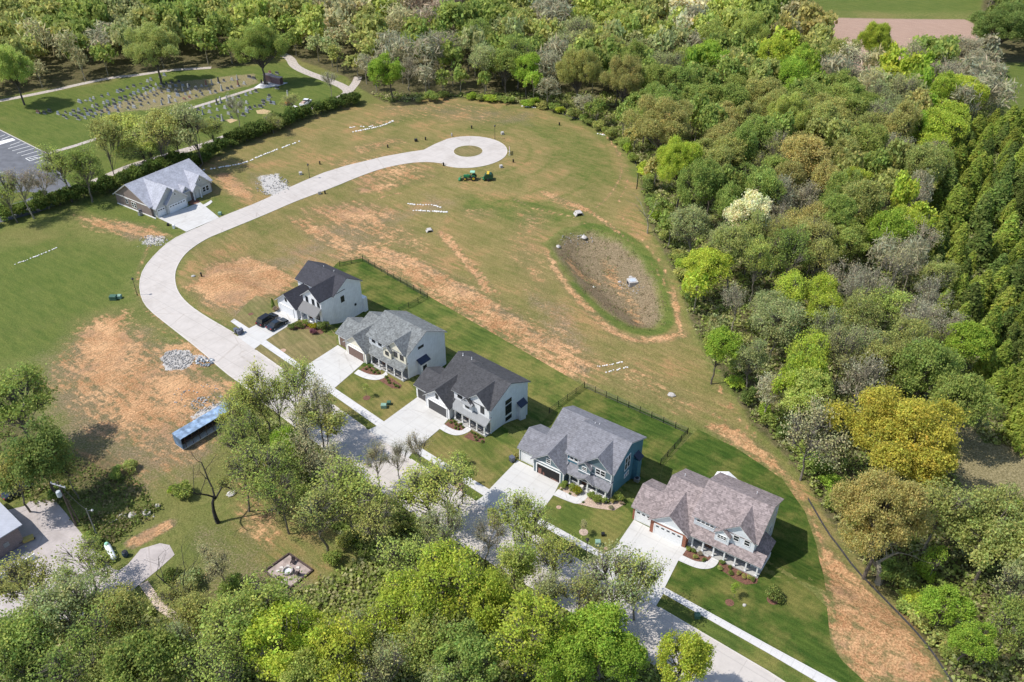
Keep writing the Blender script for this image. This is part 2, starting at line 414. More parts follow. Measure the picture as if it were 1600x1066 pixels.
for w_,pts,wd,so in [(.85,[(685,362),(715,395),(740,425),(765,458)],1.7,.8),(.75,[(700,365),(722,395),(745,420),(780,460)],.9,.6),
 (.85,[(845,300),(900,320),(940,340),(985,380),(1020,415),(1045,455),(1050,480),(1062,510),(1070,525)],1.2,.6),
 (.7,[(905,318),(950,352),(1000,395),(1035,440),(1048,470)],1.0,.6),(.75,[(855,390),(880,440),(930,495),(980,535),(1050,527),(1075,520)],3.0,1.6),
 (.6,[(470,330),(520,375),(560,392),(640,425)],2.0,1.0),(.6,[(620,395),(700,440),(800,500),(900,560)],1.5,.9),
 (.5,[(370,525),(320,480),(285,450)],1.5,.8),(.6,[(660,460),(720,480),(800,540),(880,590),(905,600)],2.6,1.0),
 (.7,[(940,205),(965,235),(975,270),(950,310),(930,325)],.9,.5),(.6,[(560,255),(640,262),(710,262),(790,250)],1.1,.6),(.5,[(380,335),(450,310),(560,275)],1.2,.6),
 (.55,[(235,380),(212,430),(216,470),(260,512),(345,585)],1.6,.9),(.6,[(1090,675),(1150,705),(1220,750),(1255,800),(1285,900),(1295,1000),(1350,1066)],1.0,.3),
 (.6,[(565,402),(620,425),(670,462),(780,525),(905,598)],2.4,1.0)]:
    streak(SOIL,w_,pts,wd,so)
for w_,pl,so in [(.62,[(455,360),(560,330),(650,350),(700,420),(640,400),(560,375),(480,350)],9),(.52,[(800,330),(860,380),(880,460),(920,530),(860,540),(820,460),(780,400)],9),(.72,[(60,600),(120,500),(200,480),(270,540),(390,600),(340,680),(240,720),(140,700)],12),(.45,[(560,160),(700,150),(860,180),(760,200),(600,190)],8),(.55,[(860,560),(1000,560),(1140,640),(1060,660),(960,600)],9),(.6,[(300,600),(390,610),(350,700),(250,760),(180,700)],9),(.6,[(500,250),(640,235),(700,280),(560,300)],8)]:
    paint(SOIL,w_,pl,so)
for r_ in (18,24.5,33,40):
    cc_=P(731.5,236.5); pts_=[(cc_[0]+r_*1.05*math.cos(t),cc_[1]+r_*math.sin(t)) for t in np.linspace(R(-60),R(120),26)]
    paint(LUSH,.55,ribbon(pts_,2.2),1.8,px=False)
for pts in [[(940,205),(972,240),(985,285),(958,325),(1000,370),(1040,420),(1058,470),(1066,515)],[(455,345),(520,380),(600,400),(690,440),(780,500),(880,575)],[(462,338),(530,372),(610,392),(700,430),(790,492),(890,568)],[(150,500),(200,560),(280,600),(370,610)],[(160,495),(215,550),(290,592),(372,600)],[(100,560),(180,620),(260,650)],[(640,405),(600,380),(560,340),(600,300),(700,300)],[(800,310),(850,330),(900,340)],[(1120,600),(1150,650),(1190,690)],[(1100,640),(1130,655),(1180,690)]]:
    streak(SOIL,.95,pts,.45,.45)
# patches of purple brown dead weeds
for w_,pl,so in [(.6,[(140,345),(200,345),(250,372),(200,380)],3),(.55,[(60,620),(130,560),(180,600),(220,640),(160,700),(90,690)],8),(.5,[(200,560),(250,520),(330,560),(330,600),(240,600)],6),
 (.5,[(650,300),(740,305),(700,345),(640,330)],7),(.5,[(800,440),(900,470),(940,560),(850,560)],6),(.45,[(380,265),(430,270),(430,300),(385,290)],3),(.55,[(330,440),(300,480),(400,520),(440,480)],4),
 (.7,[(880,575),(900,560),(925,572),(920,590)],2)]:
    paint(MUD,w_,pl,so)
# stormwater basin: dead weeds, bare centre, green rim
BPX=[(850,380),(878,358),(925,350),(970,368),(1010,400),(1040,450),(1050,500),(1035,522),(985,518),(930,480),(890,440)]
unpaint(SOIL,BPX,1.0); unpaint(DRY,BPX,1.0)
paint(MUD,.8,[(u+(955-u)*.12,v+(440-v)*.12) for u,v in BPX],3.2)
streak(MUD,.7,[(560,385),(640,408),(720,450),(800,500),(870,545)],4,3)
for w_ in (0,): 
    streak(LUSH,.95,[(905,350),(950,356),(990,375),(1020,410),(1042,455),(1050,495),(1036,518),(1000,520),(960,505),(925,480),(895,440)],2.6,1.6)
paint(LUSH,.6,[(960,405),(985,410),(1010,440),(1000,450),(975,430)],1.6); paint(LUSH,.6,[(1010,470),(1035,460),(1045,500),(1015,515)],1.6)
paint(SOIL,.56,[(930,395),(950,400),(975,430),(1000,470),(1012,512),(990,512),(968,470),(940,440)],2.2)
paint(SOIL,.6,[(890,400),(910,425),(945,440),(930,448),(895,430),(880,405)],1.6)
# gravel, rubble
paint(GRAV,.95,[(250,560),(262,548),(295,546),(305,560),(295,576),(258,580)],1.0)
paint(GRAV,.7,[(300,552),(325,556),(330,568),(305,566)],.8)
paint(GRAV,.75,[(400,275),(438,270),(440,282),(470,300),(440,318),(410,300)],2.0)
paint(GRAV,.6,[(228,365),(262,368),(255,382),(215,386)],1.5)
paint(GRAV,.6,[(290,650),(375,612),(385,620),(310,665)],1.0)
paint(MUD,.7,[(190,847),(265,810),(275,815),(272,825),(215,857),(200,860)],.5)
paint(SOIL,.75,[(190,847),(265,810),(275,815),(272,825),(215,857),(200,860)],.7)
for w_,pl in [(.6,[(40,560),(150,500),(260,510),(400,610),(380,680),(300,760),(180,790),(60,720)]),(.6,[(290,800),(420,850),(520,880),(570,940),(520,1000),(420,950),(300,930)]),(.5,[(300,430),(420,390),(520,330),(700,300),(620,380),(480,440)]),(.45,[(560,170),(700,155),(860,175),(840,205),(700,190)])]:
    paint(MUD,w_,pl,9)
# woods floor
WOODS=[(1010,345),(1002,300),(1000,262),(960,215),(900,186),(840,168),(760,156),(690,152),(640,160),(600,160),(565,140),(540,120),(500,106),(470,95),(440,86),(400,100),(330,108),(250,112),(190,118),(100,135),(0,152),(-200,190),(-300,40),(-200,-30),(1240,-30),(1240,35),(1300,72),(1300,112),(1540,100),(1530,-30),(1700,-30),(1800,100),(1560,98),(1550,180),(1600,215),(1800,220),(1900,1200),(1510,1120),(1475,1050),(1440,990),(1400,940),(1340,875),(1292,810),(1252,745),(1215,700),(1175,665),(1150,620),(1110,560),(1078,500),(1060,440),(1030,380)]
paint(FOR,.95,WOODS,2.5)
SW=[(-100,1100),(-60,960),(50,975),(150,965),(205,935),(240,950),(300,1000),(330,985),(420,930),(520,900),(560,870),(450,760),(390,700),(400,650),(450,665),(540,725),(620,785),(710,842),(763,878),(860,940),(1000,1025),(1090,1080),(1090,1300),(-200,1300)]
paint(FOR,.62,SW,3)
paint(DRY,.5,[(380,700),(560,760),(560,900),(460,940),(330,860)],5)
paint(LUSH,.5,[(290,780),(440,840),(500,880),(520,930),(430,950),(300,900),(240,900),(270,830)],5)
paint(FOR,.6,[(-60,600),(40,610),(110,700),(190,700),(220,760),(140,790),(80,760),(40,780),(-60,770)],4)
paint(LUSH,.4,[(100,800),(180,780),(270,790),(180,850),(160,860)],2)
paint(DRY,.5,[(250,640),(330,700),(340,760),(250,790),(150,800),(100,760),(200,720)],6)
# clearing in the east, far fields
paint(TAN,1,[(1490,635),(1540,690),(1600,700),(1800,690),(1800,890),(1600,870),(1510,830),(1485,700)],3)
paint(FOR,0,SW)
unpaint(FOR,[(1490,635),(1540,690),(1600,700),(1800,690),(1800,890),(1600,870),(1510,830),(1485,700)],3)
paint(RED,1,[(1298,26),(1518,28),(1530,60),(1530,108),(1310,116)],3)
paint(LUSH,.7,[(1240,-60),(1560,-60),(1530,24),(1250,22)],4)
paint(LUSH,.6,[(1545,100),(1800,90),(1800,200),(1560,205)],4)
paint(LUSH,.5,[(-100,0),(110,-5),(105,14),(-100,30)],4); paint(LUSH,.5,[(860,-30),(960,-30),(950,8),(880,10)],4)
gm,nt,b=newmat('ground_cover'); g=N(nt)
tc=g.n('ShaderNodeTexCoord').outputs['Object']
A=[g.n('ShaderNodeSeparateColor') for _ in range(2)]; AT=[g.n('ShaderNodeAttribute',attribute_name=n_) for n_ in ('paint_a','paint_b')]
ch=[]
for k in range(2):
    g.l(AT[k].outputs['Color'],A[k].inputs[0]); ch+=[A[k].outputs[0],A[k].outputs[1],A[k].outputs[2],AT[k].outputs['Alpha']]
nb=g.noise(tc,.035,4); nm=g.noise(tc,.16,5,.65); nf=g.noise(tc,.75,5,.7); ng=g.noise(tc,3.2,4,.7); nh=g.noise(tc,8,2)
ns=g.noise(g.aniso(tc,R(38),.2),.8,5,.7); nr=g.noise(tc,.075,4,.6)
def msk(c,amp=.55,lo=.42,hi=.62,n1=nm,n2=nf):
    q=g.math('MULTIPLY',g.math('SUBTRACT',g.math('ADD',n1,n2),1.0),amp)
    return g.ss(g.math('ADD',c,q),lo,hi)
grass=g.mix(g.ss(nf,.3,.7),(.105,.14,.034),(.215,.215,.072))
grass=g.mix(g.math('MULTIPLY',g.ss(nb,.45,.7),.5),grass,(.24,.19,.08))
c_=g.mix(g.math('MULTIPLY',msk(ch[DRY],.8,.3,.75,nm,ns),.85),grass,g.mix(g.ss(ns,.3,.7),(.20,.175,.062),(.30,.225,.10)))
red=g.math('MULTIPLY',g.math('MULTIPLY',g.ss(nr,.5,.66),g.ss(ns,.36,.62)),g.ss(ch[DRY],.2,.6)); c_=g.mix(g.math('MULTIPLY',red,.8),c_,(.40,.235,.115))
gr=g.math('MULTIPLY',g.ss(nr,.5,.36),g.ss(nf,.3,.6)); c_=g.mix(g.math('MULTIPLY',gr,.55),c_,(.105,.135,.035))
c_=g.mix(g.math('MULTIPLY',msk(ch[LUSH],.7,.2,.75),.9),c_,g.mix(g.ss(ns,.3,.7),(.075,.12,.026),(.14,.17,.042)))
c_=g.mix(g.math('MULTIPLY',msk(ch[MUD],.8,.3,.7,nm,ng),.8),c_,g.mix(g.ss(ng,.3,.7),(.17,.125,.085),(.31,.225,.16)))
c_=g.mix(msk(ch[RED],.1,.4,.6),c_,g.mix(g.ss(ns,.3,.7),(.36,.245,.19),(.43,.30,.235)))
c_=g.mix(msk(ch[TAN],.6),c_,g.mix(g.ss(ng,.3,.7),(.19,.165,.08),(.31,.26,.15)))
soil=g.mix(g.ss(g.math('ADD',g.math('MULTIPLY',nm,.5),g.math('MULTIPLY',ng,.5)),.35,.65),(.38,.19,.09),(.68,.41,.22))
weed=g.mix(g.ss(ng,.3,.7),(.15,.125,.06),(.24,.185,.10)); c_=g.mix(g.math('MULTIPLY',g.ss(ch[SOIL],.2,.7),.6),c_,weed)
n2s=g.noise(g.aniso(tc,R(-50),.3),1.7,5,.75); sm_=msk(ch[SOIL],1.25,.42,.78,ns,nf); sm_=g.math('MULTIPLY',sm_,g.math('ADD',.42,g.math('MULTIPLY',g.ss(n2s,.34,.56),.58)))
soil=g.mix(g.ss(g.noise(tc,.11,4,.7),.5,.68),soil,(.40,.24,.14))
c_=g.mix(sm_,c_,soil)
c_=g.mix(msk(ch[GRAV],1.0,.45,.6,nf,ng),c_,g.mix(g.ss(nh,.3,.7),(.36,.34,.32),(.62,.6,.58)))
c_=g.mix(g.math('MULTIPLY',msk(ch[FOR],.5,.3,.7),.95),c_,g.mix(g.ss(nf,.3,.7),(.07,.075,.03),(.16,.13,.075)))
c_=g.mul(c_,g.mix(g.ss(ng,.2,.8),(.68,.68,.66),(1.28,1.28,1.28)))
c_=g.mul(c_,g.mix(g.ss(nh,.2,.8),(.85,.85,.85),(1.12,1.12,1.12)))
g.l(c_,b.inputs['Base Color']); b.inputs['Roughness'].default_value=.96; b.inputs['Specular IOR Level'].default_value=.05
g.l(g.bump(g.math('ADD',ng,nf),.9,.25),b.inputs['Normal'])
me=fastmesh('ground',V,Q,gm)
for k,nme in enumerate(('paint_a','paint_b')):
    a=me.attributes.new(nme,'FLOAT_COLOR','POINT'); a.data.foreach_set('color',np.ascontiguousarray(np.moveaxis(PA[4*k:4*k+4],0,-1)).reshape(-1).astype(np.float32))
go=bpy.data.objects.new('ground',me); col.objects.link(go); go['kind']='structure'
# ================================================================ ROAD, DRIVEWAYS, WALKS
DEG={'h5':-34,'h4':-35,'h3':-40,'h2':-40,'h1':-38,'h0':56}
ROADM=concrete('road_concrete',(.49,.45,.415),R(-38),4.2,4.2,.06,.84)
up=[(1300,1110),(1225,1066),(1200,1050),(1025,947),(915,882),(831,833),(743,784),(638,716),(575,672),(505,622),(452,584.5),(397,546),(369,523),(305,485.6),(279,461),(272,437.6),(275,417),(291,394),(317,375),(349,362),(420,333),(460,315),(520,293),(560,276),(600,262),(642,254),(670,253),(700,257)]
lo=[(600,244.7),(520,264),(460,289),(410,313.7),(342.5,340),(307,356.8),(295,362),(268,375),(244,396),(224,420),(217.6,443.4),(221,466.7),(232.7,484),(262,507.4),(314,548),(349,580),(384,605)]
upw=PP(up); low=PP(lo)
# the hidden outer edge keeps the width the road has at the first house
def offs(p,q,d):
    v=Vector((q[0]-p[0],q[1]-p[1])).normalized(); return (v.y*d,-v.x*d)
wd=min((Vector(upw[11])-Vector(q)).length for q in low)
hid=[]
for k in range(0,11):
    a=upw[max(k-1,0)]; b2=upw[min(k+1,11)]; v=(Vector(b2)-Vector(a)).normalized(); n=Vector((-v.y,v.x))
    hid.append(tuple(Vector(upw[k])+n*wd))
hid=[h for h in hid][::-1]
if (Vector(hid[0])-Vector(low[-1])).length>60: pass
cc=P(731.5,236.5); rout=.5*(P(792.3,236.5)[0]-P(670.7,236.5)[0]); risl=.5*(P(754.8,235.5)[0]-P(708.8,235.5)[0])
circ=[(cc[0]+rout*math.cos(t),cc[1]+rout*math.sin(t)) for t in np.linspace(R(-128),R(128),30)]
neck=[P(679,225.5),P(662,234.4),P(637.5,238)]
hid=[h for h in hid if h[0]>low[-1][0]+1.5]
roadpoly=smooth_line(upw,1)+circ+neck+smooth_line(low+hid,1)
isl=[(cc[0]+risl*math.cos(t),cc[1]+risl*math.sin(t)) for t in np.linspace(0,2*math.pi,28,endpoint=False)]
drape('road',roadpoly,ROADM,.05,1.5,holes=[isl])
KERB=concrete('kerb_concrete',(.56,.52,.48),0,3,3,.05,.9)
edge1=smooth_line(upw[:12],1); 
def kerb(name,line,wd_=.22,h=.10):
    m=MB(); L=ribbon(line,wd_); n=len(line)
    for k in range(n-1):
        a,b_,c2,d2=L[k],L[k+1],L[2*n-2-k],L[2*n-1-k]
        z=[float(T(*q)) for q in (a,b_,c2,d2)]
        m.add([(a[0],a[1],z[0]-.05),(b_[0],b_[1],z[1]-.05),(c2[0],c2[1],z[2]-.05),(d2[0],d2[1],z[3]-.05),(a[0],a[1],z[0]+h),(b_[0],b_[1],z[1]+h),(c2[0],c2[1],z[2]+h),(d2[0],d2[1],z[3]+h)],[(4,5,6,7),(0,1,5,4),(2,3,7,6),(0,4,7,3),(1,2,6,5)])
    return tag(m.build(name,KERB),kind='structure')
def seg(a,b_): return [P(*a),P(*b_)]
kerb('kerb',seg((1300,1110),(1225,1066))+PP([(1200,1050),(1030,950)]))
kerb('kerb',PP([(916,882.5),(835,835.5)])); kerb('kerb',PP([(740,782),(706,760),(642,718)])); kerb('kerb',PP([(571,669),(508,624)])); kerb('kerb',PP([(450,583),(400,548)]))
kerb('kerb',smooth_line(PP([(366,521),(305,485.6),(279,461),(272,437.6),(275,417),(291,394),(317,375),(349,362),(420,333),(460,315),(520,293),(560,276),(600,262),(642,254),(670,253)]),2),.2,.08)
kerb('kerb',smooth_line(low[5:]+hid,1),.2,.08); kerb('kerb',isl+[isl[0]],.2,.09); kerb('kerb',circ,.2,.08)
def dmat(k): return concrete('drive_concrete_'+k,(.52,.51,.49),R(DEG[k]),3.05,3.05,.04,.88)
drives={'h1':[(440,481),(466,501),(454.5,507),(415.8,531.6),(397.4,546),(371,526.5),(388.5,513.8),(403,506.6)],
'h2':[(528,539.7),(569,566),(563,572),(523,606.6),(505,622),(452.5,585),(466,578.8),(475.3,573.6)],
'h3':[(653.8,619.7),(701,655),(687.6,670.3),(654.6,698.2),(646,705),(638,716.6),(574.7,672.6),(588.6,666),(600,659)],
'h4':[(808.5,719.5),(876,752),(865,773.8),(840,807.6),(831.5,815.5),(818,827),(742.6,784.5),(755.7,775),(764.5,765)],
'h5':[(990.4,812.6),(1075,856),(1060,876),(1038.8,918),(1036.5,928),(1025,947.5),(917,883.5),(937,872),(944,865),(960,857)],
'h0':[(247,341),(313,316.5),(342.5,340.5),(291,362.5)]}
for k,pl in drives.items(): drape('driveway',PP(pl),dmat(k),.066,2)
WALK=concrete('walk_concrete',(.56,.55,.54),R(-37),1.5,1.5,.04,.86)
for pl in [[(360,502.5),(366,498.5),(390,514),(383,519)],[(415.8,531.8),(475,573.5),(466.3,578.6),(406,537)],[(523,606.8),(600,659),(588.6,666),(513.5,613)],
 [(654.6,698.4),(764.5,765),(755.7,775),(646,705.4)],[(840,807.8),(944,865),(937,872),(832,815)],[(1038.8,918.4),(1200,1007.5),(1310,1067),(1400,1118),(1372,1122),(1277,1066.5),(1200,1021),(1037,928.6)]]:
    drape('sidewalk',PP(pl),WALK,.06,2)
hs_=[q for q in hid if q[0]>-50]
drape('sidewalk',ribbon([tuple(Vector(q)+Vector((-2.2,-3.0))) for q in hs_],1.0),concrete('old_walk',(.4,.37,.33),R(-37),1.5,1.5,.12,.86),.05,2)
def walk(pl): 
    n=len(pl)//2; a=smooth_line(PP(pl[:n]),2); b_=smooth_line(PP(pl[n:]),2); drape('front_walk',a+b_,WALK,.08,1.2)
walk([(560,578),(575,585),(588,587),(598,586),(603,581),(606,586),(600,591.5),(588,595),(570,592.5),(553,584)])
walk([(694,663.5),(706,671),(719.7,674.5),(728,668.6),(733,663.6),(739,668),(733,676),(714.6,682),(699,678),(686,670)])
walk([(872,765),(888,772),(901,779),(909.4,768),(918,765),(923,770),(913,784),(902,789),(885,783),(864,774)])
walk([(1066,868),(1088,878.6),(1105.6,878.6),(1112.5,870.7),(1118,864),(1126,872),(1119,885),(1107.6,890),(1088,889),(1059,876)])
walk([(305,322),(317,321),(324,317),(330,313),(332,316),(327,320.5),(318,325),(308,325)])
# lawns, park strips, beds
LW=grassmat('lawn_green',(.06,.095,.021),(.115,.145,.034),(.21,.185,.06),.42,R(38))
LWF=grassmat('lawn_front',(.075,.105,.024),(.135,.15,.038),(.24,.19,.075),.5,R(50))
LWB=grassmat('lawn_brown',(.17,.145,.065),(.25,.2,.095),(.12,.14,.045),.35,R(50))
LWG=grassmat('lawn_fresh',(.035,.07,.013),(.07,.108,.021),(.18,.165,.05),.40,R(38))
def lawn(pl,m,off=.02,it=0): 
    drape('lawn',smooth_line(PP(pl),it) if it else PP(pl),m,off)
lawn([(528,410),(566,404),(668,462),(905,600),(1078,672),(1036,726),(1028,758),(990,812),(958,776),(900,760),(820,690),(808,719),(767,681),(700,655),(655,617),(637,594),(560,570),(528,540),(508,528),(501,505),(500,440)],LWG,.012)
lawn([(628,485),(668,462),(912,603),(856,650),(815,690),(808,719),(767,681),(700,655),(660,617),(637,594),(640,560)],LW,.018)
lawn([(416,531),(475,573),(527,541),(523,520),(505,505),(470,500),(455,507)],LWB,.024)
lawn([(365,498),(389,513),(403,506),(440,481),(418,466),(400,462),(380,480)],LWB,.024)
lawn([(406.5,537.5),(466,579),(452.5,584.5),(397,547)],LWB,.024)
lawn([(523,607),(600,659.3),(654,619),(636,594),(600,580),(565,572)],LWF,.024)
lawn([(513.5,613.5),(588,666),(575,671.5),(505.5,622.5)],LWF,.024)
lawn([(655,698.5),(764.5,765),(808,720),(795,700),(767,681),(735,665),(702,656),(688,671)],LWF,.024)
lawn([(645.5,706),(755.5,775),(743,784),(638.5,717)],LW,.024)
lawn([(840,808),(944,865),(990,812.5),(985,800),(957,774),(905,770),(876,752.5),(865,774)],LW,.024)
lawn([(831.5,816),(937,872),(918,883),(820,826)],LW,.024)
lawn([(1039,918.5),(1200,1007.5),(1309,1067),(1400,1118),(1420,1110),(1352,1066),(1318,1035),(1298,1008),(1292,950),(1287,900),(1275,850),(1258,800),(1222,748),(1150,700),(1090,671),(1036,728),(1030,760),(992,812),(1075,856),(1060,877)],LWG,.024)
drape('lawn',PP([(1036.5,929.5),(1200,1021.5),(1277,1067),(1372,1122),(1300,1110),(1226,1066),(1200,1049),(1026,948)]),LW,.024)
drape('lawn',[tuple(q) for q in isl],LWB,.06)
MULCH=simple('brown_mulch',(.16,.075,.05),.95,.35,5,bump=.6); ROCKM=simple('tan_landscape_rock',(.5,.38,.3),.9,.3,6,bump=.8); CLAY=simple('bare_clay',(.42,.28,.2),.95,.25,2,bump=.6)
def bed(o,sc,pl,m): drape('planting_bed',PP([(o[0]+x/sc,o[1]+y/sc) for x,y in pl]),m,.06,.8,kind='structure')
bed((400,390),4.847,[(790,910),(845,878),(945,925),(945,948),(870,955),(820,940)],MULCH); bed((400,390),4.847,[(965,955),(1030,975),(1105,1030),(1090,1056),(1030,1052),(930,990)],MULCH)
bed((620,520),5.921,[(440,852),(500,805),(635,868),(620,900),(570,912),(505,895)],MULCH); bed((620,520),5.921,[(690,905),(815,990),(808,1025),(700,1000),(620,965),(665,930)],MULCH)
bed((780,620),5.331,[(498,775),(520,735),(600,760),(692,812),(640,843),(560,815)],ROCKM); bed((780,620),5.331,[(740,800),(780,850),(900,895),(960,860),(1010,855),(1032,905),(955,950),(800,930),(700,905),(655,895),(700,870)],ROCKM)
bed((950,720),5.077,[(590,750),(630,690),(720,705),(828,765),(800,803),(700,800)],MULCH); bed((950,720),5.077,[(887,790),(1190,942),(1180,975),(1090,985),(1000,940),(870,850)],MULCH)
bed((400,390),4.847,[(235,600),(350,540),(400,535),(470,590),(520,620),(500,640),(430,640),(400,600),(270,610)],MULCH); bed((170,235),9.27,[(1150,780),(1210,700),(1310,720),(1320,745),(1240,800)],MULCH)
for u,v,r,m in [(911.8,831.8,7.2,ROCKM),(947,857,3.2,CLAY),(1140,942,7,MULCH),(1207,938,9,MULCH),(725,724,7,MULCH),(573,622,6,MULCH),(392,491,4,MULCH),(873,793,4,CLAY),(442,548,5,CLAY)]:
    c=P(u,v); rr=r/ppm(u,v); drape('mulch_ring',[(c[0]+rr*math.cos(t),c[1]+rr*math.sin(t)) for t in np.linspace(0,6.2,13)],m,.05,.8)
drape('bare_patch',PP([(707,762.5),(716,753),(724,756),(722,768),(714,767)]),CLAY,.035,.8)
# cemetery paths, lane, car park, yard
GRV=simple('gravel_lane',(.42,.37,.33),.95,.2,1.5,bump=.5); ASPH=simple('asphalt',(.12,.125,.14),.9,.16,.5)
def path_(pts,wd_,m,name='path',off=.03,it=2): return drape(name,ribbon(smooth_line(PP(pts),it),wd_),m,off,2.0)
path_([(-150,185),(0,157.7),(67.6,145),(135,129.5),(180,120.5),(214,118),(260,110),(330,106)],2.6,GRV,'gravel_path')
path_([(440,84),(454.6,92),(458.7,102.7),(477,113),(518.5,127.5),(537,135.7),(546,143),(537,150.5),(514,160.5),(477,170.8),(446,183),(415,195.5),(384,204),(355.5,213),(328.7,224),(286,236),(240,250),(203,260),(153,283),(113,296),(99,303),(60,322)],3.6,GRV,'gravel_lane')
path_([(545,143),(556,130),(560,120)],3,GRV,'gravel_lane',.034)
path_([(74,240.5),(131,224),(254,182),(320,163),(402,137)],1.9,GRV,'footpath',.036,1)
drape('car_park',PP([(-120,150),(0,203),(74,240.5),(113,293),(118,303),(95,318),(60,332),(0,348),(-150,380)]),ASPH,.025,4)
kp=MB()
kerb('kerb',PP([(-60,178),(0,203.5),(74,240.5)]),.25,.12)
LINE=simple('white_road_paint',(.75,.75,.72),.7,.08)
mk=MB()
def stripe(a,b_,wd_,off=.035):
    q=ribbon([P(*a),P(*b_)],wd_); mk.add([(x,y,float(T(x,y))+off) for x,y in q],[(0,1,2,3)])
Z=lambda x,y:(x/7.62,190+y/7.62)
for a,b_ in [((0,180),(60,160)),((20,215),(115,175)),((120,285),(245,240)),((95,325),(305,262)),((145,350),(355,295)),((200,380),(405,320)),((255,410),(460,350)),((305,440),(510,385)),((360,470),(545,405)),((305,440),(360,470)),((350,440),(420,452)),((400,425),(470,438)),((415,492),(545,450)),((0,610),(50,600))]:
    stripe(Z(*a),Z(*b_),.22)
o_=mk.build('parking_lines',LINE); o_['kind']='structure'
drape('concrete_pad',PP([Z(-60,240),Z(0,236),Z(150,200),Z(185,222),Z(0,278),Z(-60,290)]),concrete('white_slab',(.8,.79,.78),0,50,50,.02),.045,2)
drape('parking_island',PP([(-60,318),(0,311),(22,302),(40,299),(58,302),(40,313),(0,324),(-60,334)]),LW,.05,2)
YARD=concrete('yard_concrete',(.43,.385,.37),R(-30),7,7,.14,.94)
drape('yard_slab',PP([(-60,790),(0,800),(38,791),(46,784),(84,780),(104,803),(120,825),(155,865),(176,889),(186,892),(200,882),(220,858),(250,849),(265,852),(273,867),(250,888),(225,908),(200,928),(170,942),(140,957),(90,978),(40,985),(-20,975),(0,930),(45,920),(45,884),(0,897),(-60,920)]),YARD,.03,2.5)
FLAG=simple('tan_flagstone',(.5,.4,.32),.9,.3,3,bump=.5)
drape('stone_path',ribbon(PP([(224,911),(250,947.5),(287.5,975),(313,998)]),1.25),FLAG,.05,1)
GRAVW=simple('pale_rubble',(.37,.355,.335),.95,.45,3,bump=.8)
# ================================================================ HOUSES
def gable(Wm,Rm,Tm,ax,a0,a1,b0,b1,e0,e1,br,zr,zb=-3.2,ov=.4,ovr=None,ova=None):
    """gabled block: ridge along ax from a0 to a1, eaves at b0 (z e0) and b1 (z e1), ridge at br,zr"""
    ova=ov if ova is None else ova; oa0,oa1=(ova if isinstance(ova,tuple) else (ova,ova))
    Wm.prism([(b0,zb),(b1,zb),(b1,e1),(br,zr),(b0,e0)],ax,a0,a1)
    s0=(zr-e0)/(br-b0); s1=(zr-e1)/(b1-br)
    def chev(o,t0,t1):
        q=o if ovr is None else o-ov+ovr
        p=[(b0-o,e0-o*s0+t0),(br,zr+t0),(b1+q,e1-q*s1+t0),(b1+q,e1-q*s1+t1),(br,zr+t1),(b0-o,e0-o*s0+t1)]
        return p
    Rm.prism(chev(ov,.12,.24),ax,a0-oa0,a1+oa1)
    Tm.prism(chev(ov-.02,.01,.13),ax,a0-oa0+.02,a1+oa1-.02)
def shed(Rm,Tm,x0,x1,y0,z0,y1,z1,ov=.25):
    """lean-to roof: eave at y0,z0, top at y1,z1"""
    s=(z1-z0)/(y1-y0)
    Rm.prism([(y0-ov,z0-ov*s+.1),(y1,z1+.1),(y1,z1+.2),(y0-ov,z0-ov*s+.2)],'x',x0-ov,x1+ov)
    Tm.prism([(y0-ov+.02,z0-ov*s),(y1,z1),(y1,z1+.11),(y0-ov+.02,z0-ov*s+.11)],'x',x0-ov+.02,x1+ov-.02)
def window(par,face,c,off,z,w_,h,sash=1,fm=None,proud=.06,name='window'):
    """face 'F' (looks -y at y=off), 'R' (+x at x=off), 'L' (-x at x=off); c = centre along the wall"""
    fm=fm or WHITE; t=.09
    def bx(m,u0,u1,z0,z1,d0,d1):
        if face=='F': m.box(u0,u1,off-d1,off-d0,z0,z1)
        elif face=='R': m.box(off+d0,off+d1,u0,u1,z0,z1)
        else: m.box(off-d1,off-d0,u0,u1,z0,z1)
    m=MB(); x0,x1,z0,z1=c-w_/2,c+w_/2,z-h/2,z+h/2
    bx(m,x0-t,x1+t,z1,z1+t*1.3,-.02,proud); bx(m,x0-t,x1+t,z0-t,z0,-.02,proud+.02); bx(m,x0-t,x0,z0,z1,-.02,proud); bx(m,x1,x1+t,z0,z1,-.02,proud)
    for k in range(1,sash): bx(m,x0+w_*k/sash-.04,x0+w_*k/sash+.04,z0,z1,-.02,proud)
    bx(m,x0,x1,z-.025,z+.025,0,proud-.012)
    f=m.build(name,fm,par)
    p=MB(); bx(p,x0,x1,z0,z1,-.01,proud-.04); p.build('pane',GLASS,f)
    return f
def garage_door(par,x0,x1,y,h,m,win=False,z0=0.02,label=None,panels=4):
    d=MB(); ph=h/panels
    for k in range(panels): d.box(x0,x1,y-.05,y+.05,z0+k*ph,z0+(k+1)*ph-.02)
    d.box(x0,x1,y-.03,y+.05,z0,z0+h)
    o=d.build('garage_door',m,par,label=label)
    f=MB(); f.box(x0-.16,x0,y-.09,y+.02,0,z0+h+.16); f.box(x1,x1+.16,y-.09,y+.02,0,z0+h+.16); f.box(x0,x1,y-.09,y+.02,z0+h,z0+h+.16)
    f.build('door_frame',WHITE,o)
    if win:
        n=max(3,int((x1-x0)/.75))
        for k in range(n):
            c=x0+(x1-x0)*(k+.5)/n; MB().box(c-.25,c+.25,y-.065,y-.04,z0+h-.42,z0+h-.15).build('door_window',GLASS,o)
    return o
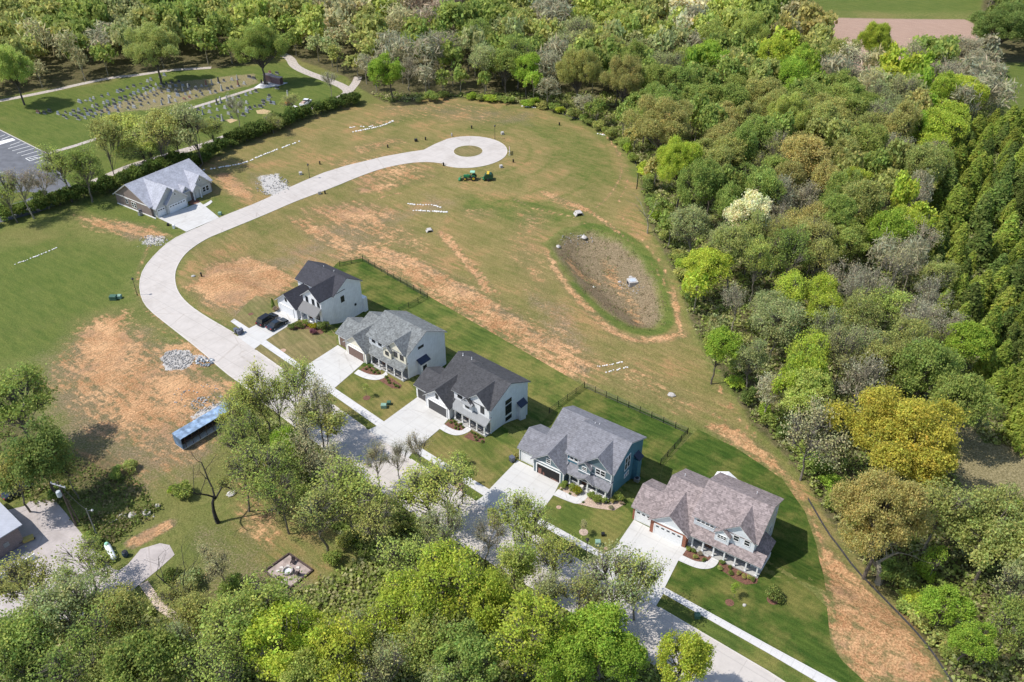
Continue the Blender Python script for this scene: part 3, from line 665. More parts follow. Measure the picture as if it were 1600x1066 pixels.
def post(par,x,y,z0,z1,m=None,r=.11,name='porch_post'):
    p=MB(); p.box(x-r,x+r,y-r,y+r,z0,z1); p.box(x-r*1.5,x+r*1.5,y-r*1.5,y+r*1.5,z0,z0+.2); p.box(x-r*1.4,x+r*1.4,y-r*1.4,y+r*1.4,z1-.16,z1)
    return p.build(name,m or WHITE,par)
def boards(par,bl,m=None,name='corner_board'):
    for b_ in bl: MB().box(*b_).build(name,m or WHITE,par)
def vent(par,x,y,z,m=None,h=.5):
    v=MB(); v.tube((x,y,z-.6),(x,y,z+h),.06,.06,8); v.tube((x,y,z-.1),(x,y,z+.06),.14,.07,8); v.build('vent_pipe',m or WHITE,par)
def house_root(key,label):
    org={'h4':(780+285/5.331,620+615/5.331),'h5':(950+330/5.077,720+560/5.077),'h3':(620+275/5.921,520+680/5.921),'h2':(400+690/4.847,390+780/4.847),'h1':(400+185/4.847,390+455/4.847),'h0':(247.1,340.7)}[key]
    p=W(*org); return empty('house',(p[0],p[1],0),R(DEG[key]),label,'house','houses along the new street')
GUT=simple('gutter_white',(.72,.73,.74),.5,.03)
def planA(key,label,wall,wallside,roofm,trim,XR,L2,doorm,porchroof,XS=5.4,vert=False,brick=None,opening=False,gutterwrap=False,zr=8.3,accent=None,dwin=False):
    """two storeys with a projecting garage gable, a recessed single bay, an upper front gable and a porch"""
    h=house_root(key,label); h_off=h
    Wm,Rm,Tm=MB(),MB(),MB(); Wf=MB()
    # single garage bay, garage gable, wing behind the garage, two-storey block, upper front gable
    gable(Wf,Rm,Tm,'x',-3.45,.3,.9,7.4,2.9,2.9,4.15,4.59,ova=(.3,-.05))
    gable(Wf,Rm,Tm,'y',0,6.4,0,5.9,2.9,2.9,2.95,5.35,ova=(.45,-.1))
    if L2: gable(Wm,Rm,Tm,'x',.1,XS+.4,.95,12.25,2.93,5.5,9.2,7.18,ova=(.3,-.1))
    else: gable(Wm,Rm,Tm,'x',.1,XS+.4,.95,12.6,2.93,2.93,7.0,6.1,ova=(.3,-.1))
    gable(Wm,Rm,Tm,'x',XS,XR,1.95,12.15,5.6,5.6,7.0,zr)
    # upper front gable
    ux0,ux1=XR-5.2,XR-.05; uc=(ux0+ux1)/2
    gable(Wf,Rm,Tm,'y',1.6,6.9,ux0,ux1-.03,5.55,5.55,uc,7.85,zb=2.6,ovr=.04,ova=(.4,-.1))
    # small gabled bay beside it
    sx0,sx1=ux0-.7,ux0+1.5
    gable(Wf,Rm,Tm,'y',1.15,3.0,sx0,sx1,4.95 if key!='h4' else 4.9,4.95 if key!='h4' else 4.9,(sx0+sx1)/2,5.9,zb=2.6,ov=.22,ova=(.25,-.1))
    Wm.box(XS+.05,XR-.03,1.9,2.2,-.5,5.5)
    front=Wf.build('front_wall',wall,h); side=Wm.build('wall',wallside,h)
    rf=Rm.build('roof',roofm,h); Tm.build('roof_trim',trim,h)
    # porch
    px1=XR-.1 if not gutterwrap else XR+1.6
    fl=MB(); fl.box(6.0,px1,.55,2.1,-.6,.28); fl.box(7.6,9.6,.2,.6,-.6,.14); fl.build('porch_floor',concrete('porch_grey',(.42,.415,.40)),h)
    pr,pt=MB(),MB(); shed(pr,pt,6.15,px1,.6,2.68,2.0,3.62); 
    if gutterwrap:
        pr.prism([(XR+.05,3.8),(px1+.25,2.75),(px1+.25,2.62),(XR+.05,3.68)],'y',1.6,6.4)
        fl=MB(); fl.box(XR,px1,2.1,6.2,-.6,.28); fl.build('side_porch_floor',WHITE,h)
    pr.build('porch_roof',porchroof,h); pt.build('porch_trim',WHITE,h)
    n=7 if gutterwrap else 5
    for k in range(n): post(h,6.7+(px1-.35-6.7)*k/(n-1),.72,.28,2.72)
    if gutterwrap:
        for y in (2.6,4.4,6.0): post(h,px1-.35,y,.28,2.7)
    rail=MB()
    if not gutterwrap:
        for a,b_ in ((6.8,8.4),(9.8,px1-.4)):
            rail.box(a,b_,.69,.74,1.12,1.18); rail.box(a,b_,.69,.74,.4,.45)
            for q in np.arange(a,b_,.16): rail.box(q,q+.03,.70,.73,.45,1.12)
        rail.build('porch_rail',BLACK if key in('h3','h2') else WHITE,h)
    # dark sheet paints the porch's inner shade; then door and windows
    MB().box(6.1,XR-.1,1.84,1.89,.28,2.62).build('porch_wall',simple('porch_shade_paint',(.15,.16,.17),.8),h)
    d=MB(); d.box(8.4,9.4,1.76,1.84,.3,2.4); do=d.build('front_door',simple('door_brown',(.12,.06,.04)),h); k_=MB(); k_.box(9.22,9.28,1.7,1.76,1.2,1.32); k_.build('handle',STEEL,do)
    for c in (7.2,11.0,12.6): window(h,'F',c,1.84,1.55,1.1,1.4,1)
    # garage doors
    if brick:
        boards(h,[(-.03,.62,-.06,.3,-.5,2.2),(5.3,5.93,-.06,.3,-.5,2.2),(-3.48,-3.0,.84,1.2,-.5,2.75),(-.3,-.04,.84,1.2,-.5,2.75),(5.6,5.95,.3,1.9,-.5,2.6)],brick,'brick_pier')
        boards(h,[(-.03,5.93,-.05,.3,2.2,2.62)],brick,'brick_lintel')
    if opening:
        o=MB(); o.box(.75,5.2,-.035,0,0,2.15); go_=o.build('garage_shade_panel',simple('interior_shade_paint',(.012,.011,.012),.9),h,label='open double garage doorway, inner shade painted as a dark panel')  # flat near-black panel paints the shade of the garage interior
        f=MB(); f.box(.55,.75,-.09,.02,0,2.35); f.box(5.2,5.4,-.09,.02,0,2.35); f.box(.75,5.2,-.09,.02,2.15,2.35); f.build('door_frame',WHITE,go_)
        boards(go_,[(1.0,1.6,-.05,-.03,.1,1.3),(1.9,2.2,-.05,-.03,.1,.8),(3.4,4.9,-.05,-.03,.1,.35)],simple('stored_goods',(.2,.1,.08),.8,.7,3),'stored_goods')
    else: garage_door(h,.72,5.2,-.02,2.15,doorm,win=dwin)
    garage_door(h,-2.95,-.35,.88,2.15,doorm,win=dwin)
    # garage gable vent or window, pent board
    t=MB(); t.box(-.05,5.95,-.10,.0,2.72,2.95); t.build('frieze',WHITE,h)
    return h,ux0,ux1,sx0,sx1
BRICK=simple('red_brick',(.30,.115,.07),.85,.35,8,bump=.3)
# ---- h5: light house, mauve shingles, brick piers
R5=shingle('mauve_shingle',(.25,.205,.20),.32)
SID5=siding('pale_siding',(.62,.66,.70)); WDOOR=simple('white_door',(.74,.75,.76),.5,.04)
h5,ux0,ux1,sx0,sx1=planA('h5','white house with mauve-brown shingles, brick garage piers and wraparound porch',siding('white_siding',(.72,.75,.78)),SID5,R5,WHITE,15.6,False,WDOOR,R5,XS=6.0,brick=BRICK,gutterwrap=True,dwin=True,zr=8.35)
for c in (6.75,7.45,8.15,8.85): window(h5,'F',c,1.9,4.95,.52,.72)
window(h5,'F',(sx0+sx1)/2,1.15,4.35,1.3,.65,3); window(h5,'F',12.75,1.6,4.95,.75,1.0); window(h5,'F',14.4,1.6,4.95,.75,1.0)
window(h5,'R',9.6,15.6,1.2,.9,1.3); window(h5,'R',10.8,15.6,4.1,.7,.9)
m=MB(); m.box(4.6,7.8,12.5,15.2,-3,2.7); 
m2=MB(); m2.prism([(4.3,2.6),(6.2,3.6),(8.1,2.6),(8.1,2.75),(6.2,3.75),(4.3,2.75)],'y',12.7,15.4); bo=m.build('sunroom',SID5,h5); m2.build('sunroom_roof',WHITE,bo)
vent(h5,1.2,9.0,5.2); vent(h5,12.5,9.5,7.2)
# ---- h4: blue-grey house, open garage
R4=shingle('grey_shingle',(.185,.185,.205),.2)
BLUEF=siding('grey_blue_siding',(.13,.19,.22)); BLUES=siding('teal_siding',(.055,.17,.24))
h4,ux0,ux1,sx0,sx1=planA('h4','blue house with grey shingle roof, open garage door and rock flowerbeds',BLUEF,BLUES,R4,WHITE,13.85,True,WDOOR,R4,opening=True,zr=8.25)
window(h4,'F',2.95,0.0,3.75,.75,.8,1)
for c in (6.2,7.05,7.9): window(h4,'F',c,1.9,4.95,.62,.95)
window(h4,'F',(sx0+sx1)/2,1.15,4.5,.75,.6); window(h4,'F',11.3,1.6,4.75,.75,1.05); window(h4,'F',12.2,1.6,4.75,.75,1.05)
boards(h4,[(5.5,8.6,1.84,1.9,4.2,4.36),(sx0,sx1,1.08,1.15,3.7,3.85),(ux0,ux1,1.53,1.6,3.85,4.0),(ux1-.12,ux1+.02,1.52,1.62,2.7,5.5),(ux0+1.4,ux0+1.52,1.52,1.62,3.9,5.5),(13.75,13.92,1.85,2.0,-.3,5.5),(-.04,.12,-.05,.1,0,2.8),(5.78,5.94,-.05,.1,0,2.8),(-3.5,-3.36,.84,1.0,0,2.8)])
window(h4,'R',6.35,13.85,4.2,.75,2.6,1); window(h4,'R',7.25,13.85,4.2,.75,2.6,1); window(h4,'R',6.8,13.85,1.5,1.3,.7,2)
aw=MB(); aw.prism([(13.85,3.9),(15.0,3.2),(15.0,3.3),(13.85,4.05)],'y',9.0,10.6); aw.build('awning',simple('navy_metal',(.02,.03,.06),.5),h4)
sh_=MB(); sh_.box(13.8,14.7,9.1,10.5,-3,3.1); sh_.build('side_bay',BLUES,h4)
pg,pt=MB(),MB(); gable(MB(),pg,pt,'y',.2,1.9,8.6,11.2,2.75,2.75,9.9,3.55,ov=.2,ova=(.2,0)); pg.build('porch_gable',R4,h4); pt.build('porch_gable_trim',WHITE,h4)
boards(h4,[(x-.28,x+.28,.42,.98,-.3,1.0) for x in (9.0,10.9,13.3)],simple('pale_stone',(.6,.57,.53),.9,.2,5),'stone_pier')
vent(h4,6.7,8.2,7.7); vent(h4,7.3,8.6,7.5)
# ---- h3: white board and batten, charcoal roof
R3=shingle('charcoal_shingle',(.055,.055,.06),.25)
WBB=siding('white_batten',(.76,.77,.79),True); DGREY=simple('charcoal_door',(.06,.06,.065),.5,.06)
METAL=siding('standing_seam',(.2,.21,.22),True)
h3,ux0,ux1,sx0,sx1=planA('h3','white board-and-batten house with plain charcoal roof and metal porch roof',WBB,WBB,R3,WHITE,14.15,True,DGREY,METAL,zr=8.25)
BF=simple('black_frame',(.02,.02,.022),.5,.05)
window(h3,'F',2.95,0.0,3.9,.5,.9,1,BF); window(h3,'F',6.9,1.9,4.85,1.0,.85,2,BF); window(h3,'F',(sx0+sx1)/2,1.15,4.35,.7,.8,1,BF); window(h3,'F',12.5,1.6,4.75,.7,1.2,1,BF)
aw=MB(); aw.prism([(.55,4.95),(1.16,5.25),(1.16,5.33),(.55,5.03)],'x',sx0,sx1+.3); aw.build('awning',METAL,h3)
window(h3,'R',6.7,14.15,4.45,1.5,.7,2,BF); window(h3,'R',6.7,14.15,2.65,1.5,1.9,2,BF); window(h3,'R',6.7,14.15,.65,1.5,.65,2,BF)
sb=MB(); sb.box(14.1,14.9,9.2,10.8,-3,1.7); sb.build('side_bay',WBB,h3)
aw=MB(); aw.prism([(14.15,2.55),(15.2,1.85),(15.2,1.95),(14.15,2.7)],'y',9.0,11.0); aw.build('awning',simple('navy_metal',(.02,.03,.06)),h3)
boards(h3,[(-.04,.1,-.05,.1,0,2.75),(5.8,5.94,-.05,.1,0,2.75),(14.03,14.2,1.85,2.0,-.4,5.5)])
vent(h3,1.3,8.9,7.3); vent(h3,3.4,9.0,7.3)
# ---- h2: white and cream house, grey mottled roof, brown doors
R2=shingle('stone_grey_shingle',(.165,.175,.175),.3)
CREAM=siding('cream_siding',(.72,.68,.56)); SID2=siding('pale_grey_siding',(.6,.63,.66),True); BDOOR=simple('brown_door',(.16,.105,.085),.6,.1)
h2,ux0,ux1,sx0,sx1=planA('h2','cream-fronted house with mottled grey roof and brown garage doors',CREAM,SID2,R2,WHITE,15.75,False,BDOOR,R2,XS=5.0,zr=8.4)
window(h2,'F',6.4,1.9,4.9,.75,.8,1,BF); window(h2,'F',8.2,1.9,4.9,.75,.8,1,BF); window(h2,'F',(sx0+sx1)/2,1.15,4.3,.75,.7,1,BF); window(h2,'F',12.9,1.6,4.7,.8,1.0,1,BF); window(h2,'F',14.6,1.6,4.7,.8,1.0,1,BF)
window(h2,'R',5.6,15.75,5.6,1.3,.35,2,BF); 
sb=MB(); sb.box(15.7,16.6,4.5,6.6,-3,2.3); sb.build('side_bay',SID2,h2)
aw=MB(); aw.prism([(15.75,3.1),(16.95,2.45),(16.95,2.55),(15.75,3.25)],'y',4.2,6.9); aw.build('awning',simple('navy_metal',(.02,.03,.06)),h2)
window(h2,'R',5.5,16.6,1.1,.8,1.0,1,BF)
boards(h2,[(-.04,.1,-.05,.1,0,2.75),(5.8,5.94,-.05,.1,0,2.75),(15.62,15.8,1.85,2.0,-.4,5.5)])
vent(h2,2.3,8.9,5.6)
# ---- h1: white farmhouse, black roof
h1=house_root('h1','white farmhouse with near-black roof and two cars on its drive')
R1=shingle('black_shingle',(.04,.04,.05),.2); R1b=siding('dark_seam_roof',(.13,.13,.135),True)
Wm,Rm,Tm=MB(),MB(),MB()
gable(Wm,Rm,Tm,'y',-.3,7,0,6.1,2.9,2.9,3.05,5.3,ova=(.45,-.1))
gable(Wm,Rm,Tm,'x',.6,12.0,5.2,12.9,5.6,5.6,9.05,8.0)
gable(Wm,Rm,Tm,'y',1.7,8.6,6.35,11.97,5.5,5.5,9.17,7.75,ovr=.05,ova=(.4,-.1))
Wm.box(6.3,12.0,1.9,5.3,-.5,5.5)
Wm.build('wall',WBB,h1); Rm.build('roof',R1,h1); Tm.build('roof_trim',WHITE,h1)
pr,pt=MB(),MB(); shed(pr,pt,6.6,11.7,.1,2.75,1.72,3.85); pr.build('porch_roof',R1b,h1); pt.build('porch_trim',WHITE,h1)
fl=MB(); fl.box(6.2,11.8,.1,1.8,-.6,.2); fl.build('porch_floor',WHITE,h1)
for x in (6.9,9.1,11.4): post(h1,x,.25,.2,2.7)
garage_door(h1,.75,4.9,-.32,2.1,WDOOR); window(h1,'F',3.05,-.3,3.9,.4,.7,1,BF)
for x in (7.65,9.6,11.2): window(h1,'F',x,1.7,4.85,.6,1.2,1,BF)
window(h1,'R',7.5,12.0,3.65,.8,1.25,1,BF); window(h1,'R',10.8,12.0,.6,.35,.35,1,BF); window(h1,'F',10.2,1.7,1.5,1.6,1.3,2,BF)
d=MB(); d.box(7.6,8.6,1.62,1.7,.2,2.3); d.build('front_door',simple('door_brown',(.12,.06,.04)),h1)
ex=MB(); ex.box(10.9,12.4,12.85,13.9,-3,1.2); e_=ex.build('rear_porch',WHITE,h1)
vent(h1,4.6,9.6,7.7); vent(h1,7.5,9.9,7.5); vent(h1,7.9,9.4,7.7)
# ---- h0: ranch house with pale roof
h0=house_root('h0','single-storey brown ranch house with pale grey roof at the bend by the cemetery hedge')
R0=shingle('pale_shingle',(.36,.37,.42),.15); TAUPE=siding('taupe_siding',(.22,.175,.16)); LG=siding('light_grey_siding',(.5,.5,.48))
Wm,Wf,Rm,Tm=MB(),MB(),MB(),MB()
gable(Wm,Rm,Tm,'x',-.6,18.8,1.4,16.0,3.0,2.9,9.4,7.1,ova=(.5,.4))
gable(Wf,Rm,Tm,'y',0,9.4,.0,8.9,2.75,2.75,4.3,6.9,ova=(.45,-.2))
gable(Wf,Rm,Tm,'y',-.7,6,2.75,9.0,2.95,2.95,5.85,5.95,ov=.35,ova=(.5,-.2))
gable(Wf,Rm,Tm,'y',1.0,8,12.3,18.2,2.9,2.9,15.2,5.9,ova=(.4,-.2))
gable(Wf,Rm,Tm,'y',.3,5,11.9,14.5,2.8,2.8,13.2,4.0,ov=.25,ova=(.3,-.2),zb=2.55)
gable(Wf,Rm,Tm,'y',1.3,5,9.2,11.7,2.9,2.9,10.45,4.3,ov=.2,ova=(.3,-.2))
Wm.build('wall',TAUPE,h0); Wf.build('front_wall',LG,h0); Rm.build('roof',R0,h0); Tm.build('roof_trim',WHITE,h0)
garage_door(h0,.35,2.5,-.02,2.1,WDOOR,True); garage_door(h0,3.4,8.4,-.72,2.1,WDOOR,True)
post(h0,12.1,.45,0,2.75); post(h0,14.3,.45,0,2.75)
window(h0,'F',15.9,1.0,1.6,.85,1.3,1); window(h0,'F',17.0,1.0,1.6,.85,1.3,1); window(h0,'F',15.2,1.0,4.6,.5,.5,1); window(h0,'F',5.85,-.7,4.6,.5,.5,1); window(h0,'F',10.45,1.3,3.3,.7,.5)
window(h0,'L',11.3,-.6,1.9,.8,1.3,1); window(h0,'L',8.9,-.6,1.6,.8,1.3,1); window(h0,'L',7.9,-.6,1.6,.8,1.3,1)
boards(h0,[(-.68,-.58,1.4,16,2.85,3.05),(-.72,-.58,.0,16,-.3,.25)],WHITE,'band_board')
d=MB(); d.box(13.0,14.0,.92,1.0,.1,2.3); d.build('front_door',simple('door_white2',(.6,.6,.6)),h0)
vent(h0,9.5,11,6.2)
# ---- house at the bottom-left edge with metal roof
cA=P(34.5,819.6,4.0); cB=P(0,840.6,4.0); cC=P(0,776,4.0)
d1=(Vector(cB)-Vector(cA)).normalized(); ang=math.atan2(d1.y,d1.x)
hb=empty('outbuilding',(cA[0],cA[1],0),ang,'brick building with plain pale grey metal roof at the left edge of the concrete yard','building')
zc=(Vector(cC)-Vector(cA)); yl=-zc.x*math.sin(ang)+zc.y*math.cos(ang); sg=-1 if yl<0 else 1
y0_,y1_=(0,sg*13) if sg>0 else (sg*13,0)
m=MB(); m.box(.6,22,y0_+.5,y1_-.5,-.5,3.9); m.build('wall',simple('purple_brick',(.24,.19,.19),.9,.2,6,bump=.3),hb)
m=MB(); 
ym=(y0_+y1_)/2; m.prism([(y0_,4.0),(ym,4.9),(y1_,4.0),(y1_,3.85),(ym,4.75),(y0_,3.85)],'x',0,22); m.build('roof',siding('pale_seam_roof',(.4,.42,.48),True),hb)
fy=(y1_ if sg<0 else y0_)
s_=1 if sg<0 else -1
m=MB(); m.box(1.2,22,min(fy,fy+s_*3.4),max(fy,fy+s_*3.4),-.3,.25); m.build('porch_floor',simple('porch_slab',(.25,.24,.25)),hb)
m=MB(); m.box(1.0,22,min(fy+s_*3.4,fy+s_*3.6),max(fy+s_*3.4,fy+s_*3.6),0,.95); m.build('porch_wall',WHITE,hb)
m=MB(); m.box(2.5,3.3,min(fy+s_*-.5,fy+s_*-.42),max(fy+s_*-.5,fy+s_*-.42),1.4,2.2); m.build('meter_box',STEEL,hb)
# ================================================================ SMALLER THINGS
def ground(u,v): 
    p=P(u,v); return (p[0],p[1],float(T(*p)))
def dirang(a,b_):
    p=P(*a);q=P(*b_); return math.atan2(q[1]-p[1],q[0]-p[0])
# ---- cars
def car(name,label,u,v,rz,paint,suv=False,cat='car',group='cars on the farmhouse drive'):
    c=empty(name,ground(u,v)[:2]+(.07,),rz,label,cat,group)
    L,Wd=(4.9,1.92) if suv else (4.7,1.82); hb,ht=(1.0,1.72) if suv else (.85,1.42)
    prof=[(-L/2,.35),(-L/2+.05,.75),(-L/2+.25,hb-.02),(-L/2+(.5 if suv else .95),hb),(L/2-1.35,hb),(L/2-.35,hb-.14),(L/2-.03,.68),(L/2,.4),(L/2-.1,.28),(-L/2+.1,.28)]
    b=MB()
    n=len(prof); inset=.12
    vs=[(x,-Wd/2+(.06 if z>.7 else 0),z) for x,z in prof]+[(x,Wd/2-(.06 if z>.7 else 0),z) for x,z in prof]
    b.add(vs,[tuple(range(n)),tuple(range(n,2*n))[::-1]]+[(i,i+n,(i+1)%n+n,(i+1)%n) for i in range(n)])
    bo=b.build('body',paint,c,bevel=.06)
    x0,x1,t0,t1=(-L/2+.3,L/2-1.2,-L/2+.6,L/2-2.0) if suv else (-L/2+.75,L/2-1.25,-L/2+1.35,L/2-2.15)
    g_=MB(); y0=Wd/2-.08;y1=Wd/2-.28
    g_.add([(x0,-y0,hb),(x1,-y0,hb),(x1,y0,hb),(x0,y0,hb),(t0,-y1,ht-.06),(t1,-y1,ht-.06),(t1,y1,ht-.06),(t0,y1,ht-.06)],[(0,3,2,1),(4,5,6,7),(0,1,5,4),(1,2,6,5),(2,3,7,6),(3,0,4,7)])
    g_.build('window_glass',GLASS,c)
    r=MB(); r.box(t0-.02,t1+.02,-y1-.02,y1+.02,ht-.07,ht); r.build('roof',paint,c,bevel=.03)
    for sx in (L/2-.9,-L/2+.85):
        for sy in (-1,1):
            w_=MB(); w_.wheel((sx,sy*(Wd/2-.1),.34),.34,.24); wo=w_.build('wheel',simple('tyre',(.02,.02,.02),.85),c)
            k=MB(); k.wheel((sx,sy*(Wd/2+.02),.34),.2,.03); k.build('rim',STEEL,wo)
    for sy in (-.68,.68):
        k=MB(); k.box(L/2-.12,L/2+.01,sy-.18,sy+.18,.58,.7); k.build('headlight',simple('lamp_glass',(.6,.62,.65),.2),c)
        k=MB(); k.box(-L/2-.01,-L/2+.1,sy-.18,sy+.18,.62,.8); k.build('tail_light',simple('red_lens',(.35,.02,.02),.3),c)
    return c
da=dirang((390,528),(446,497))
car('parked_car','black sport utility car on the left side of the farmhouse drive',418,503,da+.08,simple('black_paint',(.012,.012,.014),.18,.05),True)
car('parked_car','dark blue saloon car on the right side of the farmhouse drive',434,510,da+.02,simple('blue_black_paint',(.02,.03,.045),.15,.05))
# ---- pickup, trailer, loader in the cemetery
def pickup(u,v,rz):
    c=empty('pickup_truck',ground(u,v),rz,'white pickup truck with a loaded bed beside the cemetery lane','truck')
    b=MB(); b.prism([(-2.8,.5),(2.8,.5),(2.85,1.0),(1.6,1.15),(-.2,1.15),(-.2,1.25),(-2.8,1.25)],'y',-.98,.98); b.build('body',simple('white_paint',(.75,.76,.78),.25,.03),c,bevel=.05)
    g_=MB(); g_.taper(-.3,1.6,-.9,.9,1.15,1.75,.35,.12); g_.build('window_glass',GLASS,c)
    r=MB(); r.box(-.05,1.2,-.8,.8,1.74,1.83); r.build('roof',simple('white_paint',(.75,.76,.78)),c)
    l=MB(); l.taper(-2.6,-.4,-.8,.8,1.2,1.6,.3,.2); l.build('load',simple('tan_load',(.4,.3,.25),.9,.4,3),c)
    for sx in (-1.9,1.8):
        for sy in (-.95,.95): MB().wheel((sx,sy,.42),.42,.28).build('wheel',simple('tyre',(.02,.02,.02)),c)
pickup(478,164,dirang((467,172),(489,156)))
def trailer(u,v,rz):
    c=empty('flat_trailer',ground(u,v),rz,'small white flatbed trailer beside the cemetery lane','trailer')
    MB().box(-1.8,1.8,-.95,.95,.55,.7).build('deck',simple('white_deck',(.7,.66,.66)),c); MB().path([(1.8,-.5,.6),(2.9,0,.5),(1.8,.5,.6)],.05).build('tow_bar',BLACK,c)
    for sy in (-1.05,1.05): MB().wheel((-.2,sy,.33),.33,.2).build('wheel',simple('tyre',(.02,.02,.02)),c)
trailer(456,171,dirang((450,173),(466,167)))
def loader(u,v,rz):
    c=empty('compact_loader',ground(u,v),rz,'small orange loader parked on cemetery grass by the trailer','loader')
    O=simple('orange_paint',(.5,.12,.04),.4)
    MB().box(-.9,.7,-.5,.5,.45,1.2).build('body',O,c,bevel=.06); m=MB(); m.box(-.3,.5,-.45,.45,1.9,2.0); 
    for x in (-.25,.45):
        for y in (-.4,.4): m.box(x-.03,x+.03,y-.03,y+.03,1.2,1.9)
    m.build('canopy',BLACK,c)
    MB().prism([(1.0,.15),(1.6,.1),(1.55,.2),(1.15,.25),(1.1,.7),(1.0,.7)],'y',-.75,.75).build('bucket',STEEL,c); MB().path([(.2,-.6,1.1),(1.1,-.6,.5)],.07).path([(.2,.6,1.1),(1.1,.6,.5)],.07).build('loader_arm',O,c)
    for sx in (-.55,.5):
        for sy in (-.65,.65): MB().wheel((sx,sy,.35),.35,.26).build('wheel',simple('tyre',(.02,.02,.02)),c)
loader(450,164,dirang((440,168),(460,160)))
# ---- tractor and mower
GRN=simple('tractor_green',(.015,.16,.05),.35,.1); YEL=simple('wheel_yellow',(.6,.42,.03),.5)
def tractor(u,v,rz):
    c=empty('tractor',ground(u,v),rz,'green tractor with front loader in the field below the turning circle','tractor')
    MB().taper(.2,2.1,-.42,.42,.7,1.45,.08,.06).build('hood',GRN,c,bevel=.05); MB().box(-1.2,.4,-.45,.45,.6,1.15).build('chassis',BLACK,c)
    MB().box(-1.15,.2,-.72,.72,2.35,2.5).build('roof',simple('pale_green_roof',(.3,.55,.38),.4),c,bevel=.04)
    for x,y in ((-1.05,-.62),(.1,-.62),(-1.05,.62),(.1,.62)): MB().tube((x,y,1.1),(x,y,2.36),.04,.04,5).build('roof_post',BLACK,c)
    MB().taper(-1.0,-.3,-.3,.3,1.15,1.8,.1).build('seat',BLACK,c)
    for y in (-.75,.75): MB().prism([(-1.5,1.0),(-1.2,1.55),(-.5,1.6),(-.2,1.3),(-.35,1.2),(-.6,1.45),(-1.15,1.42)],'y',y-.25,y+.25).build('fender',GRN,c)
    for x,r,wd_,yy in ((-.8,.78,.45,.85),(1.6,.52,.32,.75)):
        for s_ in (-1,1):
            wo=MB().wheel((x,s_*yy,r),r,wd_,18).build('wheel',simple('tyre',(.02,.02,.02)),c); MB().wheel((x,s_*(yy+wd_*.42),r),r*.52,.08).build('rim',YEL,wo)
    for s_ in (-.62,.62): MB().path([(.6,s_,1.35),(1.9,s_,1.2),(2.9,s_,.5)],.07).build('loader_arm',GRN,c)
    MB().prism([(2.9,.12),(3.6,.1),(3.55,.2),(3.05,.25),(2.98,.85),(2.85,.85)],'y',-.95,.95).build('bucket',simple('bucket_green',(.03,.2,.08),.5),c)
    MB().tube((1.0,.2,1.45),(1.0,.2,2.0),.04,.04,6).build('exhaust',BLACK,c)
tractor(736,281,math.pi-.05)
def mower(u,v):
    c=empty('towed_baler',ground(u,v),math.pi-.05,'dark green rounded baler towed behind the tractor','baler')
    MB().prism([(-1.3,.5),(1.2,.5),(1.2,1.1),(.7,1.9),(-.1,2.1),(-.9,1.9),(-1.4,1.2)],'y',-.95,.95).build('drum_housing',simple('dark_green_drum',(.012,.06,.03),.4),c,bevel=.08)
    MB().path([(1.2,-.3,.6),(2.4,0,.55)],.07).path([(1.2,.3,.6),(2.4,0,.55)],.07).build('tow_bar',GRN,c); MB().box(.9,1.5,-1.0,1.0,.3,.6).build('pickup_reel',GRN,c); MB().box(-.3,.4,-.96,.96,2.06,2.16).build('top_rail',YEL,c)
    for s_ in (-1.12,1.12): MB().wheel((-.1,s_,.42),.42,.26).build('wheel',simple('tyre',(.02,.02,.02)),c)
mower(763,281)
# ---- shipping container with open side
bl=simple('container_blue',(.10,.17,.27),.7,.45,.9)
q0,q1=W(287,704),W(381,647); cang=math.atan2(q1[1]-q0[1],q1[0]-q0[0]); LC=math.hypot(q1[0]-q0[0],q1[1]-q0[1])
c=empty('storage_container',(q0[0],q0[1],float(T(*q0))),cang,'long blue storage trailer with open dark side on the bare ground','container')
ht=2.5
MB().box(0,LC,0,2.4,.05,.25).build('floor',simple('pale_deck',(.6,.6,.58)),c); MB().box(-.03,.1,0,2.45,.25,ht).build('end_wall',bl,c); MB().box(LC-.1,LC+.03,0,2.45,.25,ht).build('end_wall',bl,c); MB().box(0,LC,2.38,2.48,.25,ht).build('back_wall',bl,c)
m=MB(); nn=26
pr=[]
for k in range(nn+1): pr.append((LC*k/nn,ht+.08+(.05 if k%2 else 0)))
m.prism([(-.05,ht)]+[(max(-.05,min(LC+.05,x)),z) for x,z in pr]+[(LC+.05,ht)],'y',-.08,2.5); m.build('roof',simple('roof_blue',(.20,.29,.42),.7,.45,.8),c)
DK=simple('interior_shade_paint',(.012,.011,.012)); 
for k in range(9): MB().box(LC*(k+.5)/9-.04,LC*(k+.5)/9+.04,.0,.08,.25,ht).build('side_post',simple('rusty_post',(.1,.07,.06),.8,.4),c)
MB().box(.2,LC-.2,1.2,1.28,.25,ht-.1).build('inner_wall',simple('mottled_dark_wall',(.05,.05,.055),.9,.5,2),c); MB().box(.2,LC-.2,.35,1.2,1.25,1.32).build('shelf',simple('rusty_post',(.1,.07,.06)),c)  # near-black wall partway in, randomly mottled; shelf before it
